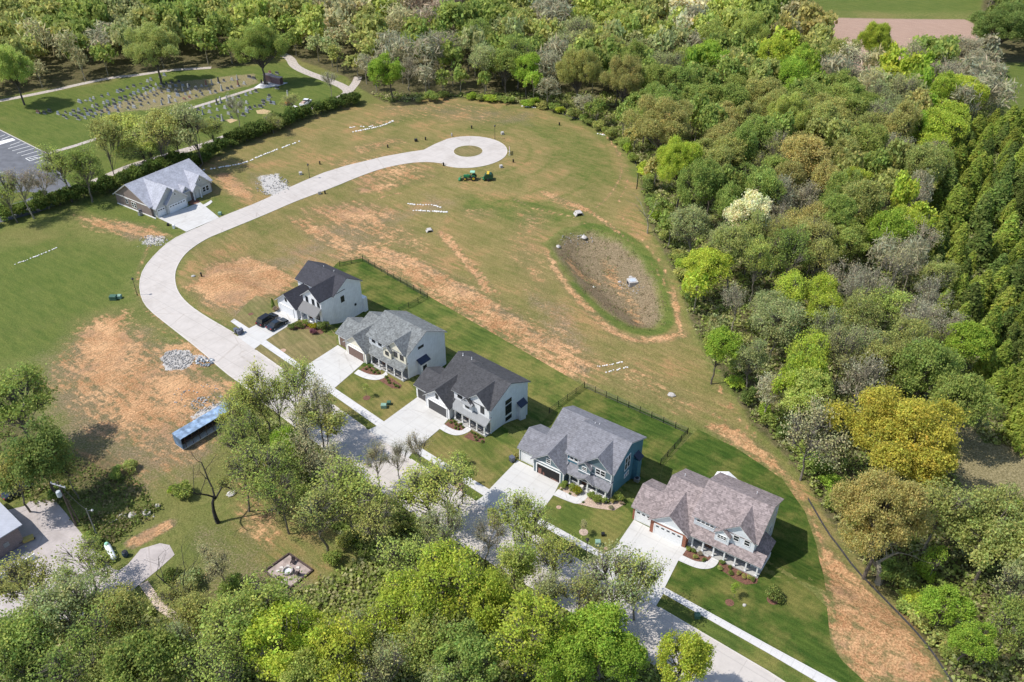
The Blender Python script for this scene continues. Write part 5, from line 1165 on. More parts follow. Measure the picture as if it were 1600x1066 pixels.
for u,v,ki,ci,l in [(60,177,1,3,'reddish wide headstone, left of three alone in the grass'),(70,178,1,0,'dark wide headstone, middle of three alone in the grass'),(78,175,1,0,'dark wide headstone, right of three alone in the grass'),(124,160,0,1,'pale headstone alone on the upper cemetery grass'),(142,158,0,2,'blue-grey headstone alone on the upper cemetery grass'),(189,143,1,0,'dark headstone alone above the dense block'),
  (390,122,1,0,'dark wide headstone left of the columbarium, left one'),(397,124,1,0,'dark wide headstone left of the columbarium, right one'),(422,115,0,3,'reddish headstone behind the columbarium'),(433,116,1,0,'dark headstone behind the right columbarium block'),(433,139,1,0,'dark headstone just below the white pad'),(412,160,1,0,'dark headstone in the cluster below the pad, left'),(420,158,1,2,'blue-grey headstone in the cluster below the pad'),(421,152,0,0,'dark upright headstone topping the cluster below the pad'),(428,163,1,2,'blue-grey headstone in the cluster below the pad, right'),(407,168,1,0,'dark headstone at the foot of the cluster below the pad'),(386,176,1,2,'blue-grey headstone left of the tan grave mound'),(391,171,0,0,'dark headstone left of the tan grave mound'),(335,189,0,0,'dark headstone beside the bare grave by the lane'),(450,151,2,1,'pale obelisk standing alone left of the pickup')]:
    headstone(u,v,ki,ci,l,1.25)
o=at(296,176,R(-30),'grave_slab','large flat white grave slab beside the footpath','grave slab'); MB().box(-1.3,1.3,-.8,.8,0,.3).build('slab',WHITE,o,bevel=.04); MB().box(-1.45,1.45,-.95,.95,-.05,.08).build('base',CON,o)
o=at(416,132,0,'flagpole','slender dark flagpole on the white pad','flagpole'); MB().tube((0,0,0),(0,0,4.5),.07,.04,8).build('pole',BLACK,o); MB().lathe([(.02,4.5),(.1,4.56),(.02,4.68)],n=8).build('finial',YEL,o)
for u,v,l in [(409,131,'dark sculpture on the left of the white pad'),(418,133.5,'dark sculpture in the centre of the white pad')]:
    o=at(u,v,.3,'bronze_sculpture',l,'sculpture','dark sculptures on the pad'); MB().taper(-.5,.5,-.4,.4,0,.4,.1).build('plinth',CON,o); MB().lathe([(.3,.4),(.36,.8),(.2,1.1),(.26,1.3),(.16,1.55),(.04,1.65)],n=9).build('figure',simple('bronze',(.05,.035,.03),.4,.3,3),o)
drape('grave_mound',PP([(400,173),(412,171),(424,174),(418,179),(402,178)]),simple('tan_earth',(.42,.31,.16),.95,.3,3),.06,1)
drape('grave_mound',PP([(352,188),(362,186),(372,188),(360,193)]),simple('tan_earth',(.42,.31,.16)),.06,1)
# ================================================================ TREES
def quads_from(C,Nn,S,rg,aspect=1.0):
    n=len(C); t=rg.normal(size=(n,3)); t-=Nn*np.sum(t*Nn,1,keepdims=True); t/=np.linalg.norm(t,axis=1,keepdims=True)+1e-9
    b_=np.cross(Nn,t); s=S[:,None]
    a=t*s*aspect; c=b_*s/aspect
    V=np.stack([C-a-c*.55,C+a*.2-c,C+a+c*.4,C-a*.3+c],1)
    return V.reshape(-1,3)
def unit(rg,n):
    d=rg.normal(size=(n,3)); return d/(np.linalg.norm(d,axis=1,keepdims=True)+1e-9)
def crown(rg,Rr,ht,nl,nleaf,ls,per=10,dens=.8,low=.32,spread=.62,lr=(.30,.46),clr=.32,tone=.2,vert=.34,gap=-.9):
    """returns leaf centres, normals, sizes, shades, lobe centres, clump points"""
    zc=ht*(1+low)/2; hv=ht*(1-low)/2
    d=unit(rg,nl*3); d=d[d[:,2]>-.55][:nl]; rad=rg.uniform(.4,1.12,(len(d),1))
    L=d*rad*np.array([Rr*spread,Rr*spread,hv*spread*1.02])+np.array([0,0,zc]); LR=Rr*rg.uniform(lr[0],lr[1],len(L)); LR[:2]*=1.25
    LV=np.minimum(LR,hv*.62)
    nc=int(nleaf/per*3.0); k=rg.integers(0,len(L),nc); q=unit(rg,nc); q[:,2]=np.abs(q[:,2])*rg.choice([1,1,1,-.6],nc)
    rr=rg.uniform(.78,1.04,(nc,1)); CP=L[k]+q*rr*np.stack([LR[k],LR[k],LV[k]],1)
    ins=np.zeros(nc,int)
    for j in range(len(L)):
        e=(CP-L[j])/np.array([LR[j],LR[j],LV[j]]); ins+=(np.linalg.norm(e,axis=1)<dens)
    w1=rg.normal(0,1.15,(5,3)); ph=rg.uniform(0,6.28,5); nz=np.sin(CP@w1.T+ph).sum(1)
    ok=(ins==0)&(nz>gap); CP=CP[ok]; q=q[ok]
    CP=CP[:int(nleaf/per)]; q=q[:len(CP)]; nc=len(CP)
    ct=np.exp(rg.normal(0,tone,(nc,1)))*np.array([[1,1,1]])*np.exp(rg.normal(0,.05,(nc,3))*np.array([1.6,.6,1]))
    C=np.repeat(CP,per,0)+rg.normal(0,clr,(nc*per,3))*np.array([1,1,.75]); Nn=np.repeat(q,per,0)*.75+unit(rg,nc*per)+np.array([0,0,.25]); Nn/=np.linalg.norm(Nn,axis=1,keepdims=True)
    sh=np.repeat(ct,per,0)*rg.uniform(.8,1.2,(nc*per,1)); S=ls*rg.uniform(.6,1.25,nc*per)
    return C,Nn,S,sh,L,CP
def mesh_tubes(name,segs,mat,n=5):
    """segs: list of (p0,p1,r0,r1,n)"""
    m=MB()
    for p0,p1,r0,r1,k in segs: m.tube(p0,p1,r0,r1,k,cap=False)
    me=bpy.data.meshes.new(name); me.from_pydata(m.v,[],m.f); me.materials.append(mat); return me
def limbs(rg,ht,L,CP,tr,ntw,low=.32,bark=None,twr=.035):
    fork=ht*(low*.85); lean=rg.normal(0,.25,2); segs=[]; p=Vector((0,0,-.4)); pts=[p]
    for k in range(1,4): pts.append(Vector((lean[0]*k/3+rg.normal(0,.12),lean[1]*k/3+rg.normal(0,.12),fork*k/3)))
    top=Vector((lean[0],lean[1],ht*.68)); 
    r=tr
    for a,b_ in zip(pts,pts[1:]): segs.append((a,b_,r,r*.88,7)); r*=.88
    segs.append((pts[-1],top,r,.05,6))
    ends=[]
    for c in L:
        c=Vector(c); s0=pts[-1].lerp(top,rg.uniform(0,.5)); m1=s0.lerp(c,.45)+Vector((rg.normal(0,.25),rg.normal(0,.25),-.25)); r1=r*rg.uniform(.35,.55)
        segs.append((s0,m1,r1,r1*.65,5)); segs.append((m1,c,r1*.65,r1*.3,4)); ends.append((m1,c,r1*.3))
    if ntw:
        LL=np.array(L); idx=rg.choice(len(CP),min(ntw,len(CP)),replace=False)
        for i in idx:
            j=int(np.argmin(np.linalg.norm(LL-CP[i],axis=1))); m1,c,_=ends[j]; s0=m1.lerp(c,rg.uniform(.3,1)); e=Vector(CP[i]); mid=s0.lerp(e,.5)+Vector((rg.normal(0,.12),rg.normal(0,.12),rg.normal(0,.12)))
            segs.append((s0,mid,twr*1.6,twr,3)); segs.append((mid,e,twr,twr*.4,3))
    return segs
TP={}   # kind -> list of (crown mesh, trunk mesh, R, ht)
BARKG=simple('bark_grey',(.17,.15,.12),.95,.25,4)
def proto(kind,n,Rr,ht,nl,nleaf,ls,bark,ntw=0,tr=.26,aspect=1.0,fork=None,twr=.035,**k):
    TP[kind]=[]
    for i in range(n):
        rg=np.random.default_rng(100+hash_(kind)*17+i)
        C,Nn,S,sh,L,CP=crown(rg,Rr,ht,nl,nleaf,ls,**k)
        V=quads_from(C,Nn,S,rg,aspect); Qd=np.arange(len(V)).reshape(-1,4)
        cm=fastmesh('crown',V,Qd,LEAF,np.repeat(sh,4,0))
        tm=mesh_tubes('trunk',limbs(rg,ht,L,CP,tr,ntw,fork if fork else k.get('low',.32),twr=twr),bark)
        TP[kind].append((cm,tm,Rr,ht))
def hash_(s): return sum(ord(c)*(i+1) for i,c in enumerate(s))%97
proto('D',7,5.2,13,34,14000,.145,BARK,160,.28,lr=(.2,.42),clr=.36,per=11,tone=.15,spread=.72,dens=.7)
proto('G',2,9.5,15,64,62000,.13,BARK,380,.42,lr=(.12,.26),clr=.4,per=12,tone=.15,spread=.78,dens=.7)
proto('M',7,5.0,13,30,7500,.135,BARKG,600,.24,dens=.5,clr=.46,lr=(.18,.42),spread=.74,tone=.15,per=8)
proto('S',6,4.6,13,22,2900,.115,BARKG,700,.2,dens=.45,clr=.5,per=7,lr=(.18,.42),spread=.74,tone=.13)
proto('B',5,4.4,12.5,16,1500,.10,BARKL,760,.2,dens=.3,clr=.4,per=4,lr=(.2,.42),spread=.72,twr=.028)
proto('T',3,3.2,12,9,1600,.15,BARKG,260,.13,dens=.5,clr=.38,per=6,low=.38)
proto('Q',4,4.6,11,18,4200,.15,BARK,380,.17,dens=.5,clr=.45,per=8,low=.42,fork=.07,lr=(.2,.42),spread=.74)
proto('U',4,2.0,2.7,12,2600,.14,BARK,0,.07,low=.05,spread=.68,lr=(.26,.5),per=9,clr=.24)
proto('W',3,4.8,12,30,15000,.15,BARK,60,.26,tone=.12,lr=(.18,.3),spread=.75)
def cedar(i):
    rg=np.random.default_rng(900+i); ht,Rr=8.5,2.3; n=520; z=rg.uniform(.03,1,n)**.8; a=rg.uniform(0,6.283,n); r=Rr*(1-z)**.72*(rg.uniform(.8,1.08,n)+.12*np.sin(a*5+z*30))
    CP=np.stack([r*np.cos(a),r*np.sin(a),z*ht],1); per=9; q=np.stack([np.cos(a),np.sin(a),np.full(n,.8)],1); q/=np.linalg.norm(q,axis=1,keepdims=True)
    ct=np.exp(rg.normal(0,.2,(n,1)))*np.exp(rg.normal(0,.06,(n,3)))
    C=np.repeat(CP,per,0)+rg.normal(0,.17,(n*per,3))*np.array([1,1,1.3]); Nn=np.repeat(q,per,0)+.8*unit(rg,n*per); Nn/=np.linalg.norm(Nn,axis=1,keepdims=True)
    V=quads_from(C,Nn,rg.uniform(.1,.24,n*per),rg,1.3); sh=np.repeat(ct,per,0)
    cm=fastmesh('crown',V,np.arange(len(V)).reshape(-1,4),LEAF,np.repeat(sh,4,0)); tm=mesh_tubes('trunk',[(Vector((0,0,-.2)),Vector((0,0,ht*.9)),.15,.03,6)],BARK); return (cm,tm,Rr,ht)
TP['C']=[cedar(i) for i in range(4)]
COL={'lime':((.50,.58,.09),'lime-green'),'bright':((.36,.49,.075),'bright green'),'green':((.345,.42,.11),'mid-green'),'dark':((.235,.295,.085),'dark green'),'olive':((.44,.465,.15),'olive'),
'yellow':((.56,.54,.10),'golden yellow'),'orange':((.49,.45,.16),'golden-olive'),'cream':((.80,.77,.48),'cream-blossomed'),'sage':((.43,.46,.20),'grey-green'),'grey':((.45,.43,.28),'grey'),'tan':((.52,.49,.26),'tan budding'),'pinkish':((.46,.38,.27),'reddish budding'),'yellowgreen':((.50,.56,.15),'yellow-green'),'cedar':((.34,.41,.08),'olive-green')}
NT={}
def place(kind,x,y,Rr,ht,colr,rz=None,label=None,cat='tree',group=None,name='tree',bark=None,jit=.1):
    if Rr>6.3 and kind in 'DM': kind='G'
    v=TP[kind]; cm,tm,R0,h0=v[random.randrange(len(v))]
    e=empty(name,(x,y,float(T(x,y))),random.uniform(0,6.283) if rz is None else rz,label,cat,group)
    a_=random.uniform(.88,1.14); e.scale=(Rr/R0*a_,Rr/R0/a_,ht/h0)
    if kind not in 'CUG': e.rotation_euler=(random.gauss(0,.05),random.gauss(0,.05),e.rotation_euler.z)
    c=bpy.data.objects.new('crown',cm); t=bpy.data.objects.new('trunk',tm)
    for o in (c,t): col.objects.link(o); o.parent=e
    j=random.uniform(1-jit,1+jit); c.color=(min(1,colr[0]*j*random.uniform(.94,1.06)),min(1,colr[1]*j),min(1,colr[2]*j),1)
    return e
def by_crown(u,v,wpx,k=None,ht=None):
    h=(ht or 11)*.62; p=P(u,v,h); pm=F_PX/proj(p[0],p[1],h)[2]; Rr=wpx/2/pm
    if ht is None:
        ht=min(19,max(6,Rr*1.95+5)); p=P(u,v,ht*.62)
    return p,Rr,ht
FIXED=[]   # placed crowns (x,y,R)
def man(kind,u,v,wpx,cname,label=None,ht=None,group=None,name='tree',cat='tree',lean=None,bark=None):
    if kind in 'SM': wpx*=1.1
    p,Rr,ht=by_crown(u,v,wpx,None,ht); e=place(kind,p[0],p[1],Rr,ht,COL[cname][0],label=label,cat=cat,group=group,name=name)
    if lean: e.rotation_euler=(lean[0],lean[1],random.uniform(0,6))
    FIXED.append((p[0],p[1],Rr,e,cname,kind,(u,v))); return e
# landmark trees (own labels)
LM=[('W',1175,340,62,'cream','cream-blossomed round tree standing out in the middle of the right-hand woods','the lone cream tree'),
('D',1402,690,185,'yellow','very large golden yellow tree at the edge of the pale clearing','the big golden tree'),
('D',1505,540,70,'bright','vivid bright green tree left of the cedar stand','the vivid green tree by the cedars'),
('B',1350,605,95,'grey','grey bare-topped tree just above the big golden tree','the grey tree above the gold tree'),
('S',1270,680,100,'tan','pale tan and grey-green tree left of the big golden tree','the pale tree by the gold tree'),
('D',1230,190,68,'yellowgreen','yellow-green flowering tree in the upper right-hand woods','the upper yellow-green tree'),
('B',1330,95,70,'cream','whitish bare-looking tree below the pink ploughed field','the whitish tree by the pink field'),
('B',1430,85,55,'tan','tan round tree against the pink ploughed field','the tan tree by the pink field'),
('D',1370,70,55,'lime','lime-green round tree below the pink ploughed field','the lime tree by the pink field'),
('D',1065,265,78,'lime','lime-green tree at the woods edge right of the turning circle','the lime tree at the woods edge'),
('M',1032,200,92,'orange','big golden-olive tree leading the woods right of the turning circle','the big golden-olive edge tree'),
('M',975,130,60,'orange','golden-olive tree with visible trunk at the top of the field','the golden-olive trunk tree'),
('M',905,115,60,'olive','tall olive tree with forked trunk above the field','the forked olive tree'),
('D',1570,45,90,'dark','large dark olive-green tree right of the pink field','the dark tree right of pink field'),
('B',1250,190+60,10,'grey',None,None),
('D',1380,820,150,'orange','wide olive-brown tree below the big golden tree','the wide brown tree'),
('M',1470,800,100,'olive','spreading olive tree on the lower side of the clearing','the olive tree by the clearing'),
('B',1285,150,10,'grey',None,None),
('D',610,110,52,'bright','bright green leafy tree in the wood above the hedge','the bright tree above the hedge'),
('B',690,70,60,'grey','grey bare tree in the wood above the field','the grey tree above the field'),
('D',1170,60,60,'yellowgreen','pale yellow-green tree near the top edge','the pale tree at the top edge'),
('D',20,110,75,'yellowgreen','yellow-green tree at the far left end of the top wood','the yellow-green tree at far left'),
('M',240,80,80,'olive','light olive tree with several trunks behind the cemetery','the olive tree behind the cemetery'),
('M',405,80,70,'green','rounded green tree behind the columbarium','the tree behind the columbarium'),
('B',1460,240,50,'pinkish','reddish-grey bare tree above the cedar stand','the reddish bare tree'),
('B',1400,230,50,'grey','fallen-looking pale bare branches in the upper woods','the pale bare branches'),
('D',1255,250,70,'orange','golden-brown tree in the upper middle of the woods','the golden-brown tree'),
('B',1150,470,60,'grey','grey dead-looking tree at the woods edge by the basin','the grey tree by the basin'),
('D',1120,500+52,60,'bright','bright green low tree at the woods edge below the basin','the bright tree below basin'),
('D',1440,20,10,'olive',None,None)]
LANDM=[]
for kd,u,v,wpx,cn,lab,ph in LM:
    if not lab: continue
    e=man(kd,u,v,wpx*(1.25 if kd=='W' else 1),cn,lab,ht=17 if kd=='W' else None,group='trees of the woods'); LANDM.append((ph,u,v))
# individually placed trees, lower left and along the street
MAN=[('M',30,640,95,'green','mid-green tree at the left edge above the navy car',None),
('D',62,712,105,'dark','large dark green tree shading the yard corner at the left edge',None),('M',22,745,70,'olive','olive tree at the left edge beside the metal roof',None),
('T',105,735,60,'olive','thin olive tree just behind the transformer pole',None),
('S',132,885,92,'green','young open green tree at the edge of the concrete yard',8.5),
('S',40,905,95,'olive','open olive tree overhanging the left of the yard',None),('M',95,965,110,'sage','grey-green tree below the concrete yard',None),('M',35,1010,110,'green','mid-green tree in the bottom left corner',None),
('S',135,1020,120,'green','green tree at the bottom, second from the left corner',None),('M',195,965,90,'olive','olive tree left of the flagstone path',None),('D',225,1030,120,'green','dense green tree at the bottom below the flagstone path',None),
('S',285,1020,90,'sage','thin grey-green tree beside the lower end of the flagstone path',None),('M',390,965,120,'yellowgreen','yellow-green tree just below the fire pit patio',None),('D',455,1000,125,'lime','lime tree lower right of the fire pit patio',None),('S',350,1035,110,'yellowgreen','yellow-green tree on the bottom edge left of the patio',None),
('M',530,1035,100,'lime','lime tree on the bottom edge right of the patio',None),('S',575,985,70,'sage','thin sage tree right of the bare dirt by the patio',None),('S',600,1045,90,'sage','sage tree at the bottom centre',None),
('S',395,640,62,'yellowgreen','airy yellow-green tree above the right end of the blue container',None),('S',430,632,60,'olive','airy olive tree overlapping the road bend edge, left of a pair',None),('S',468,650,58,'olive','airy olive tree overlapping the road edge, right of a pair',None),
('T',508,665,62,'olive','thin budding tree with crown over the road pavement','x'),('S',385,690,75,'green','mid-green tree at the right end of the blue container',None),('S',420,735,95,'yellowgreen','open yellow-green tree below the blue container',None),('D',447,705,62,'bright','bright green tree in the clump below the container',None),
('S',375,745,70,'olive','olive tree at the left of the clump below the container',None),('S',480,705,75,'tan','tan budding tree in the roadside clump',None),('S',440,780,70,'green','green tree hanging low at the bottom of the clump',None),
('S',515,735,70,'tan','tan-olive open tree beside the lower road edge',None),('S',548,775,120,'yellowgreen','large yellowish tree with dark forked trunk right of the lawn',15),('S',500,800,90,'olive','open olive tree left of the forked trunk tree',None),
('S',585,820,80,'olive','olive tree at the foot of the road bank',None),('B',590,720,50,'tan','bare tan tree with crown over the road before the dark-door garage',None),('B',622,715,48,'grey','slender bare grey tree with crown over the road',None),('B',655,700,50,'grey','bare grey tree reaching towards the dark-roofed house drive',None),
('S',668,770,110,'yellowgreen','open lime-budding tree with branches over the road',13),('T',720,740,60,'yellowgreen','slender lime-budding tree over the grass strip',None),('S',635,870,95,'yellowgreen','yellowish open tree below the road bank, centre left',None),('S',690,830,75,'sage','sage tree between road bank and lime trees',None),
('B',757,830,62,'grey','bare grey tree in front of the blue house drive',None),('T',775,820,40,'yellowgreen','narrow budding tree right of the bare grey tree',None),('S',825,835,70,'yellowgreen','open lime-tinted tree over the road below the blue house',None),('S',870,870,70,'yellowgreen','open yellow-green tree right of centre over the road',None),
('M',805,885,70,'yellowgreen','yellow-green tree left of the road-side gap',None),('S',960,915,115,'sage','large airy grey-green tree in front of the brick-pier house drive',13),('S',905,930,75,'olive','olive airy tree left of the large airy grey-green one',None),('S',850,930,70,'sage','thin sage tree among lime trees, centre right',None),
('M',700,920,110,'lime','bright lime tree in the centre of the lower woods',None),('M',620,960,100,'lime','bright lime tree left of the lower woods centre',None),('D',765,945,95,'lime','bright lime tree, centre of lower woods, right one',None),('M',665,1010,90,'yellowgreen','yellow-green tree above the bottom edge, centre',None),
('M',820,990,110,'lime','lime tree above the bottom edge, right of centre',None),('D',740,1030,110,'green','green tree at the bottom edge, right of centre',None),('D',940,1005,105,'bright','vivid green tree beside the lower road, left one of three',None),('D',985,1045,75,'bright','vivid green tree beside the lower road, middle of three',None),('D',1060,1035,85,'lime','lime tree nearest the bottom road opening',None),
('D',890,1040,95,'bright','bright green tree on the bottom edge left of the road',None),('M',705,1060,80,'sage','sage tree cut by the bottom edge',None),('D',485,1055,90,'yellowgreen','yellow-green tree cut by the bottom edge below the patio',None),('M',300,970,70,'olive','olive shrubby tree left of the leaning dark branches',None),
('D',60,1060,90,'dark','dark green tree cut by the bottom left edge',None),('M',170,1060,90,'olive','olive tree cut by the bottom edge near the left',None),
('S',412,615,70,'yellowgreen','tall airy yellow-green tree with top over the street bend',15),('S',450,612,66,'yellowgreen','tall airy yellow-green tree over the street, just left of the brown strip',15),('S',495,640,66,'tan','tall tan budding tree overlapping the pavement by the strip end',14),
('S',700,775,80,'yellowgreen','wispy lime-budding tree over the middle of the street',13),('S',805,800,75,'yellowgreen','wispy yellow-green tree overlapping the blue house drive foot',14),
('S',1000,905,85,'yellowgreen','wispy yellow-green tree by the foot of the brick-pier house drive',14),('S',370,650,60,'yellowgreen','thin yellow-green tree behind the end of the blue container',12),
('S',340,880,60,'tan','thin tan budding tree in the lower left yard',9),('S',280,935,60,'olive','thin olive tree among the leaning dark branches',9),
# cemetery fringe
('M',185,205,85,'yellowgreen','yellow-green tree of many dark trunks left of the ranch house',10),('M',215,225,80,'olive','olive tree of many dark trunks behind the ranch house',9),('S',250,210,65,'olive','thin olive tree with bare stems behind the ranch house',None),('S',300,205,70,'sage','open grey-green tree above the ranch house roof end',None),
('Q',165,225,60,'olive','olive tree with spread stems, leftmost of the group by ranch house',None),('Q',235,232,60,'yellowgreen','yellow-green tree with spread stems just behind the ranch house roof',9),('Q',275,222,60,'sage','grey-green tree with spread stems behind the ranch house ridge centre',9),
('Q',325,205,50,'olive','olive open tree right of the ranch house ridge',8),('B',368,165,36,'grey','slender nearly bare tree in front of the lower headstones',None),('S',95,262,58,'yellowgreen','round yellow-green tree at the car park corner',None),('M',128,265,55,'green','leaning green tree right of the car park corner',None),('B',35,290,62,'pinkish','reddish bare tree beside the car park island',None),('S',10,300,50,'yellowgreen','thin yellow-green tree at the left edge by the car park',None),
('B',62,285,45,'pinkish','second reddish bare tree by the car park island',None),('S',455,160,32,'olive','small olive tree in front of the pickup truck',7),('S',425,190,40,'olive','thin shrub-like tree by the lane below the pickup',6),('B',515,125,30,'grey','thin bare tree inside the lane bend',None),('T',1465,875,42,'bright','small light green tree with bare pole trunk, lower right woods',None),
('T',1560,640,24,'green','small conical green tree alone in the clearing',5),('T',1525,665,34,'sage','grey-green conical tree at the edge of the clearing',7)]
for k_,(kd,u,v,wpx,cn,lab,ht) in enumerate(MAN):
    if 'trunks left of' in lab or 'trunks behind' in lab or 'bare stems' in lab or 'ranch house roof end' in lab or 'corner of the car park' in lab: kd='Q'
    man(kd,u,v,wpx,cn,lab,ht=ht if isinstance(ht,(int,float)) else None,group='trees near the houses and street')
# colour seeds over the woods: crown centre in the photo, kind, colour
SEEDS=[(15,60,'M','olive'),(60,45,'M','olive'),(90,80,'B','tan'),(130,45,'M','green'),(150,80,'B','grey'),(180,100,'D','green'),(205,55,'M','sage'),(275,70,'M','olive'),(290,35,'D','green'),(330,60,'M','green'),(335,30,'M','olive'),(370,40,'D','yellowgreen'),(440,55,'M','green'),(455,30,'M','olive'),(490,60,'M','yellowgreen'),(500,90,'S','sage'),(530,40,'S','tan'),(545,85,'M','olive'),(570,60,'M','olive'),(590,100,'B','grey'),(580,130,'D','dark'),
(600,40,'D','yellowgreen'),(630,25,'B','tan'),(660,25,'B','pinkish'),(650,60,'M','green'),(665,110,'B','grey'),(700,120,'M','green'),(720,55,'M','green'),(745,75,'M','sage'),(750,25,'M','green'),(770,100,'D','green'),(790,60,'S','sage'),(800,120,'D','bright'),(820,40,'M','olive'),(830,85,'M','green'),(850,100,'B','grey'),(860,25,'B','grey'),(880,60,'S','sage'),(900,40,'D','yellowgreen'),(920,70,'M','olive'),(930,100,'D','green'),
(945,30,'D','yellowgreen'),(975,45,'D','yellowgreen'),(1000,25,'M','olive'),(985,75,'M','sage'),(1000,110,'D','green'),(1030,50,'D','yellowgreen'),(1050,90,'S','sage'),(1060,120,'D','green'),(1080,20,'M','cream'),(1075,60,'B','grey'),(1095,95,'D','bright'),(1100,130,'D','green'),(1120,30,'M','yellowgreen'),(1130,75,'D','green'),(1150,25,'D','yellowgreen'),(1200,30,'D','green'),(1215,85,'D','lime'),(1225,40,'M','tan'),(1250,40,'M','orange'),(1270,75,'D','olive'),
(1175,110,'D','olive'),(1205,120,'D','green'),(1240,115,'D','bright'),(1280,135,'D','green'),(1310,115,'B','grey'),(1345,110,'B','tan'),(1330,155,'D','green'),(1380,145,'S','sage'),(1410,150,'S','sage'),(1420,105,'D','lime'),(1450,120,'D','bright'),(1470,85,'D','green'),(1500,55,'D','dark'),(1520,95,'M','grey'),(1490,150,'D','lime'),(1500,125,'B','grey'),(1530,160,'B','grey'),(1520,195,'B','grey'),
(1110,180,'D','green'),(1130,195,'D','orange'),(1155,215,'D','olive'),(1190,180,'D','olive'),(1180,230,'D','green'),(1200,240,'B','olive'),(1285,200,'D','olive'),(1310,185,'D','dark'),(1335,200,'M','olive'),(1360,175,'B','sage'),(1410,195,'D','orange'),(1440,200,'D','bright'),(1470,200,'D','lime'),(1350,225,'D','green'),(1290,240,'D','orange'),(1330,255,'D','olive'),(1370,250,'D','green'),
(1090,230,'D','orange'),(1120,250,'D','olive'),(1150,265,'D','olive'),(1085,320,'M','sage'),(1120,300,'D','green'),(1150,290,'D','green'),(1200,275,'D','green'),(1230,300,'B','grey'),(1260,290,'D','orange'),(1310,290,'D','green'),(1350,290,'D','lime'),(1385,285,'S','olive'),(1420,270,'D','olive'),(1440,310,'B','grey'),(1470,290,'M','green'),
(1020,330,'S','sage'),(1045,340,'M','green'),(1060,370,'D','bright'),(1100,360,'M','sage'),(1130,340,'D','green'),(1150,400,'M','olive'),(1090,410,'D','lime'),(1120,440,'D','lime'),(1110,400,'M','sage'),(1180,420,'M','yellowgreen'),(1220,370,'M','olive'),(1260,360,'M','orange'),(1300,340,'D','green'),(1340,335,'D','olive'),(1370,360,'D','bright'),(1400,340,'D','lime'),(1430,380,'B','grey'),(1320,395,'D','green'),(1270,420,'M','olive'),(1230,410,'M','green'),
(1200,450,'M','lime'),(1160,510,'M','sage'),(1200,500,'M','sage'),(1240,470,'M','lime'),(1290,450,'M','lime'),(1300,480,'M','olive'),(1340,440,'B','grey'),(1390,410,'B','grey'),(1420,430,'B','tan'),(1440,450,'M','olive'),(1400,480,'M','yellowgreen'),(1370,500,'M','olive'),(1330,520,'S','sage'),(1260,530,'M','lime'),(1220,550,'M','sage'),(1180,560,'M','sage'),(1150,540,'M','green'),(1290,560,'S','olive'),(1340,550,'S','sage'),(1390,540,'M','olive'),(1430,500,'B','grey'),(1460,480,'B','grey'),(1430,560,'S','sage'),(1400,590,'S','tan'),(1460,580,'D','green'),
(1160,610,'M','bright'),(1190,640,'D','bright'),(1220,610,'B','grey'),(1250,590,'D','lime'),(1280,620,'D','yellowgreen'),(1230,660,'M','sage'),(1300,640,'B','grey'),(1320,660,'M','yellowgreen'),(1250,710,'D','bright'),(1280,760,'D','green'),(1310,740,'M','olive'),(1330,790,'D','green'),(1300,720,'M','tan'),(1360,760,'M','tan'),(1440,750,'M','orange'),(1470,830,'M','olive'),(1420,860,'M','tan'),(1340,850,'D','lime'),(1390,900,'D','green'),(1430,910,'D','bright'),(1400,940,'D','lime'),(1440,960,'D','yellowgreen'),(1470,930,'D','bright'),(1500,880,'M','sage'),(1530,840,'D','olive'),(1570,820,'D','lime'),(1590,850,'D','yellowgreen'),(1540,900,'D','green'),(1580,920,'S','sage'),(1560,960,'M','green'),(1500,960,'D','bright'),(1470,1000,'D','lime'),(1510,1010,'D','bright'),(1560,1020,'M','sage'),(1590,990,'M','green'),(1490,1050,'D','bright'),(1540,1060,'S','tan'),(1580,790,'M','olive'),(1540,780,'M','olive')]
SU=np.array([(s[0],s[1]) for s in SEEDS],float)
wpoly=PP(WOODS); cedp=PP([(1482,225),(1520,208),(1560,208),(1700,225),(1700,720),(1570,712),(1530,690),(1500,640),(1488,590),(1465,500),(1440,430),(1445,350),(1470,270)])
clear=PP([(1492,638),(1540,690),(1600,700),(1760,690),(1760,880),(1600,860),(1515,825),(1488,700)])
rg=np.random.default_rng(21); cand=[]
xs0,xs1=-330,330; cell=2.6; grid={}
def far_ok(x,y,d):
    gx_,gy_=int(x//8),int(y//8)
    for i in range(gx_-1,gx_+2):
        for j in range(gy_-1,gy_+2):
            for (a,b_) in grid.get((i,j),()):
                if (a-x)**2+(b_-y)**2<d*d: return False
    grid.setdefault((gx_,gy_),[]).append((x,y)); return True
for f in FIXED: grid.setdefault((int(f[0]//8),int(f[1]//8)),[]).append((f[0],f[1]))
X=rg.uniform(-300,300,26000); Y=rg.uniform(55,470,26000)
inw=sdist(X,Y,wpoly)>1.2; 
U_,V_,D_=proj(X,Y,0)
inw&=(U_>-120)&(U_<1740)&(V_>-45)&(V_<1180)
clear2=PP([(1488,655),(1540,690),(1600,700),(1780,690),(1780,900),(1600,885),(1540,870),(1505,840),(1490,780)])
inw&=~((sdist(X,Y,cedp)>-1)|(sdist(X,Y,clear2)>-1))
TREES=[]
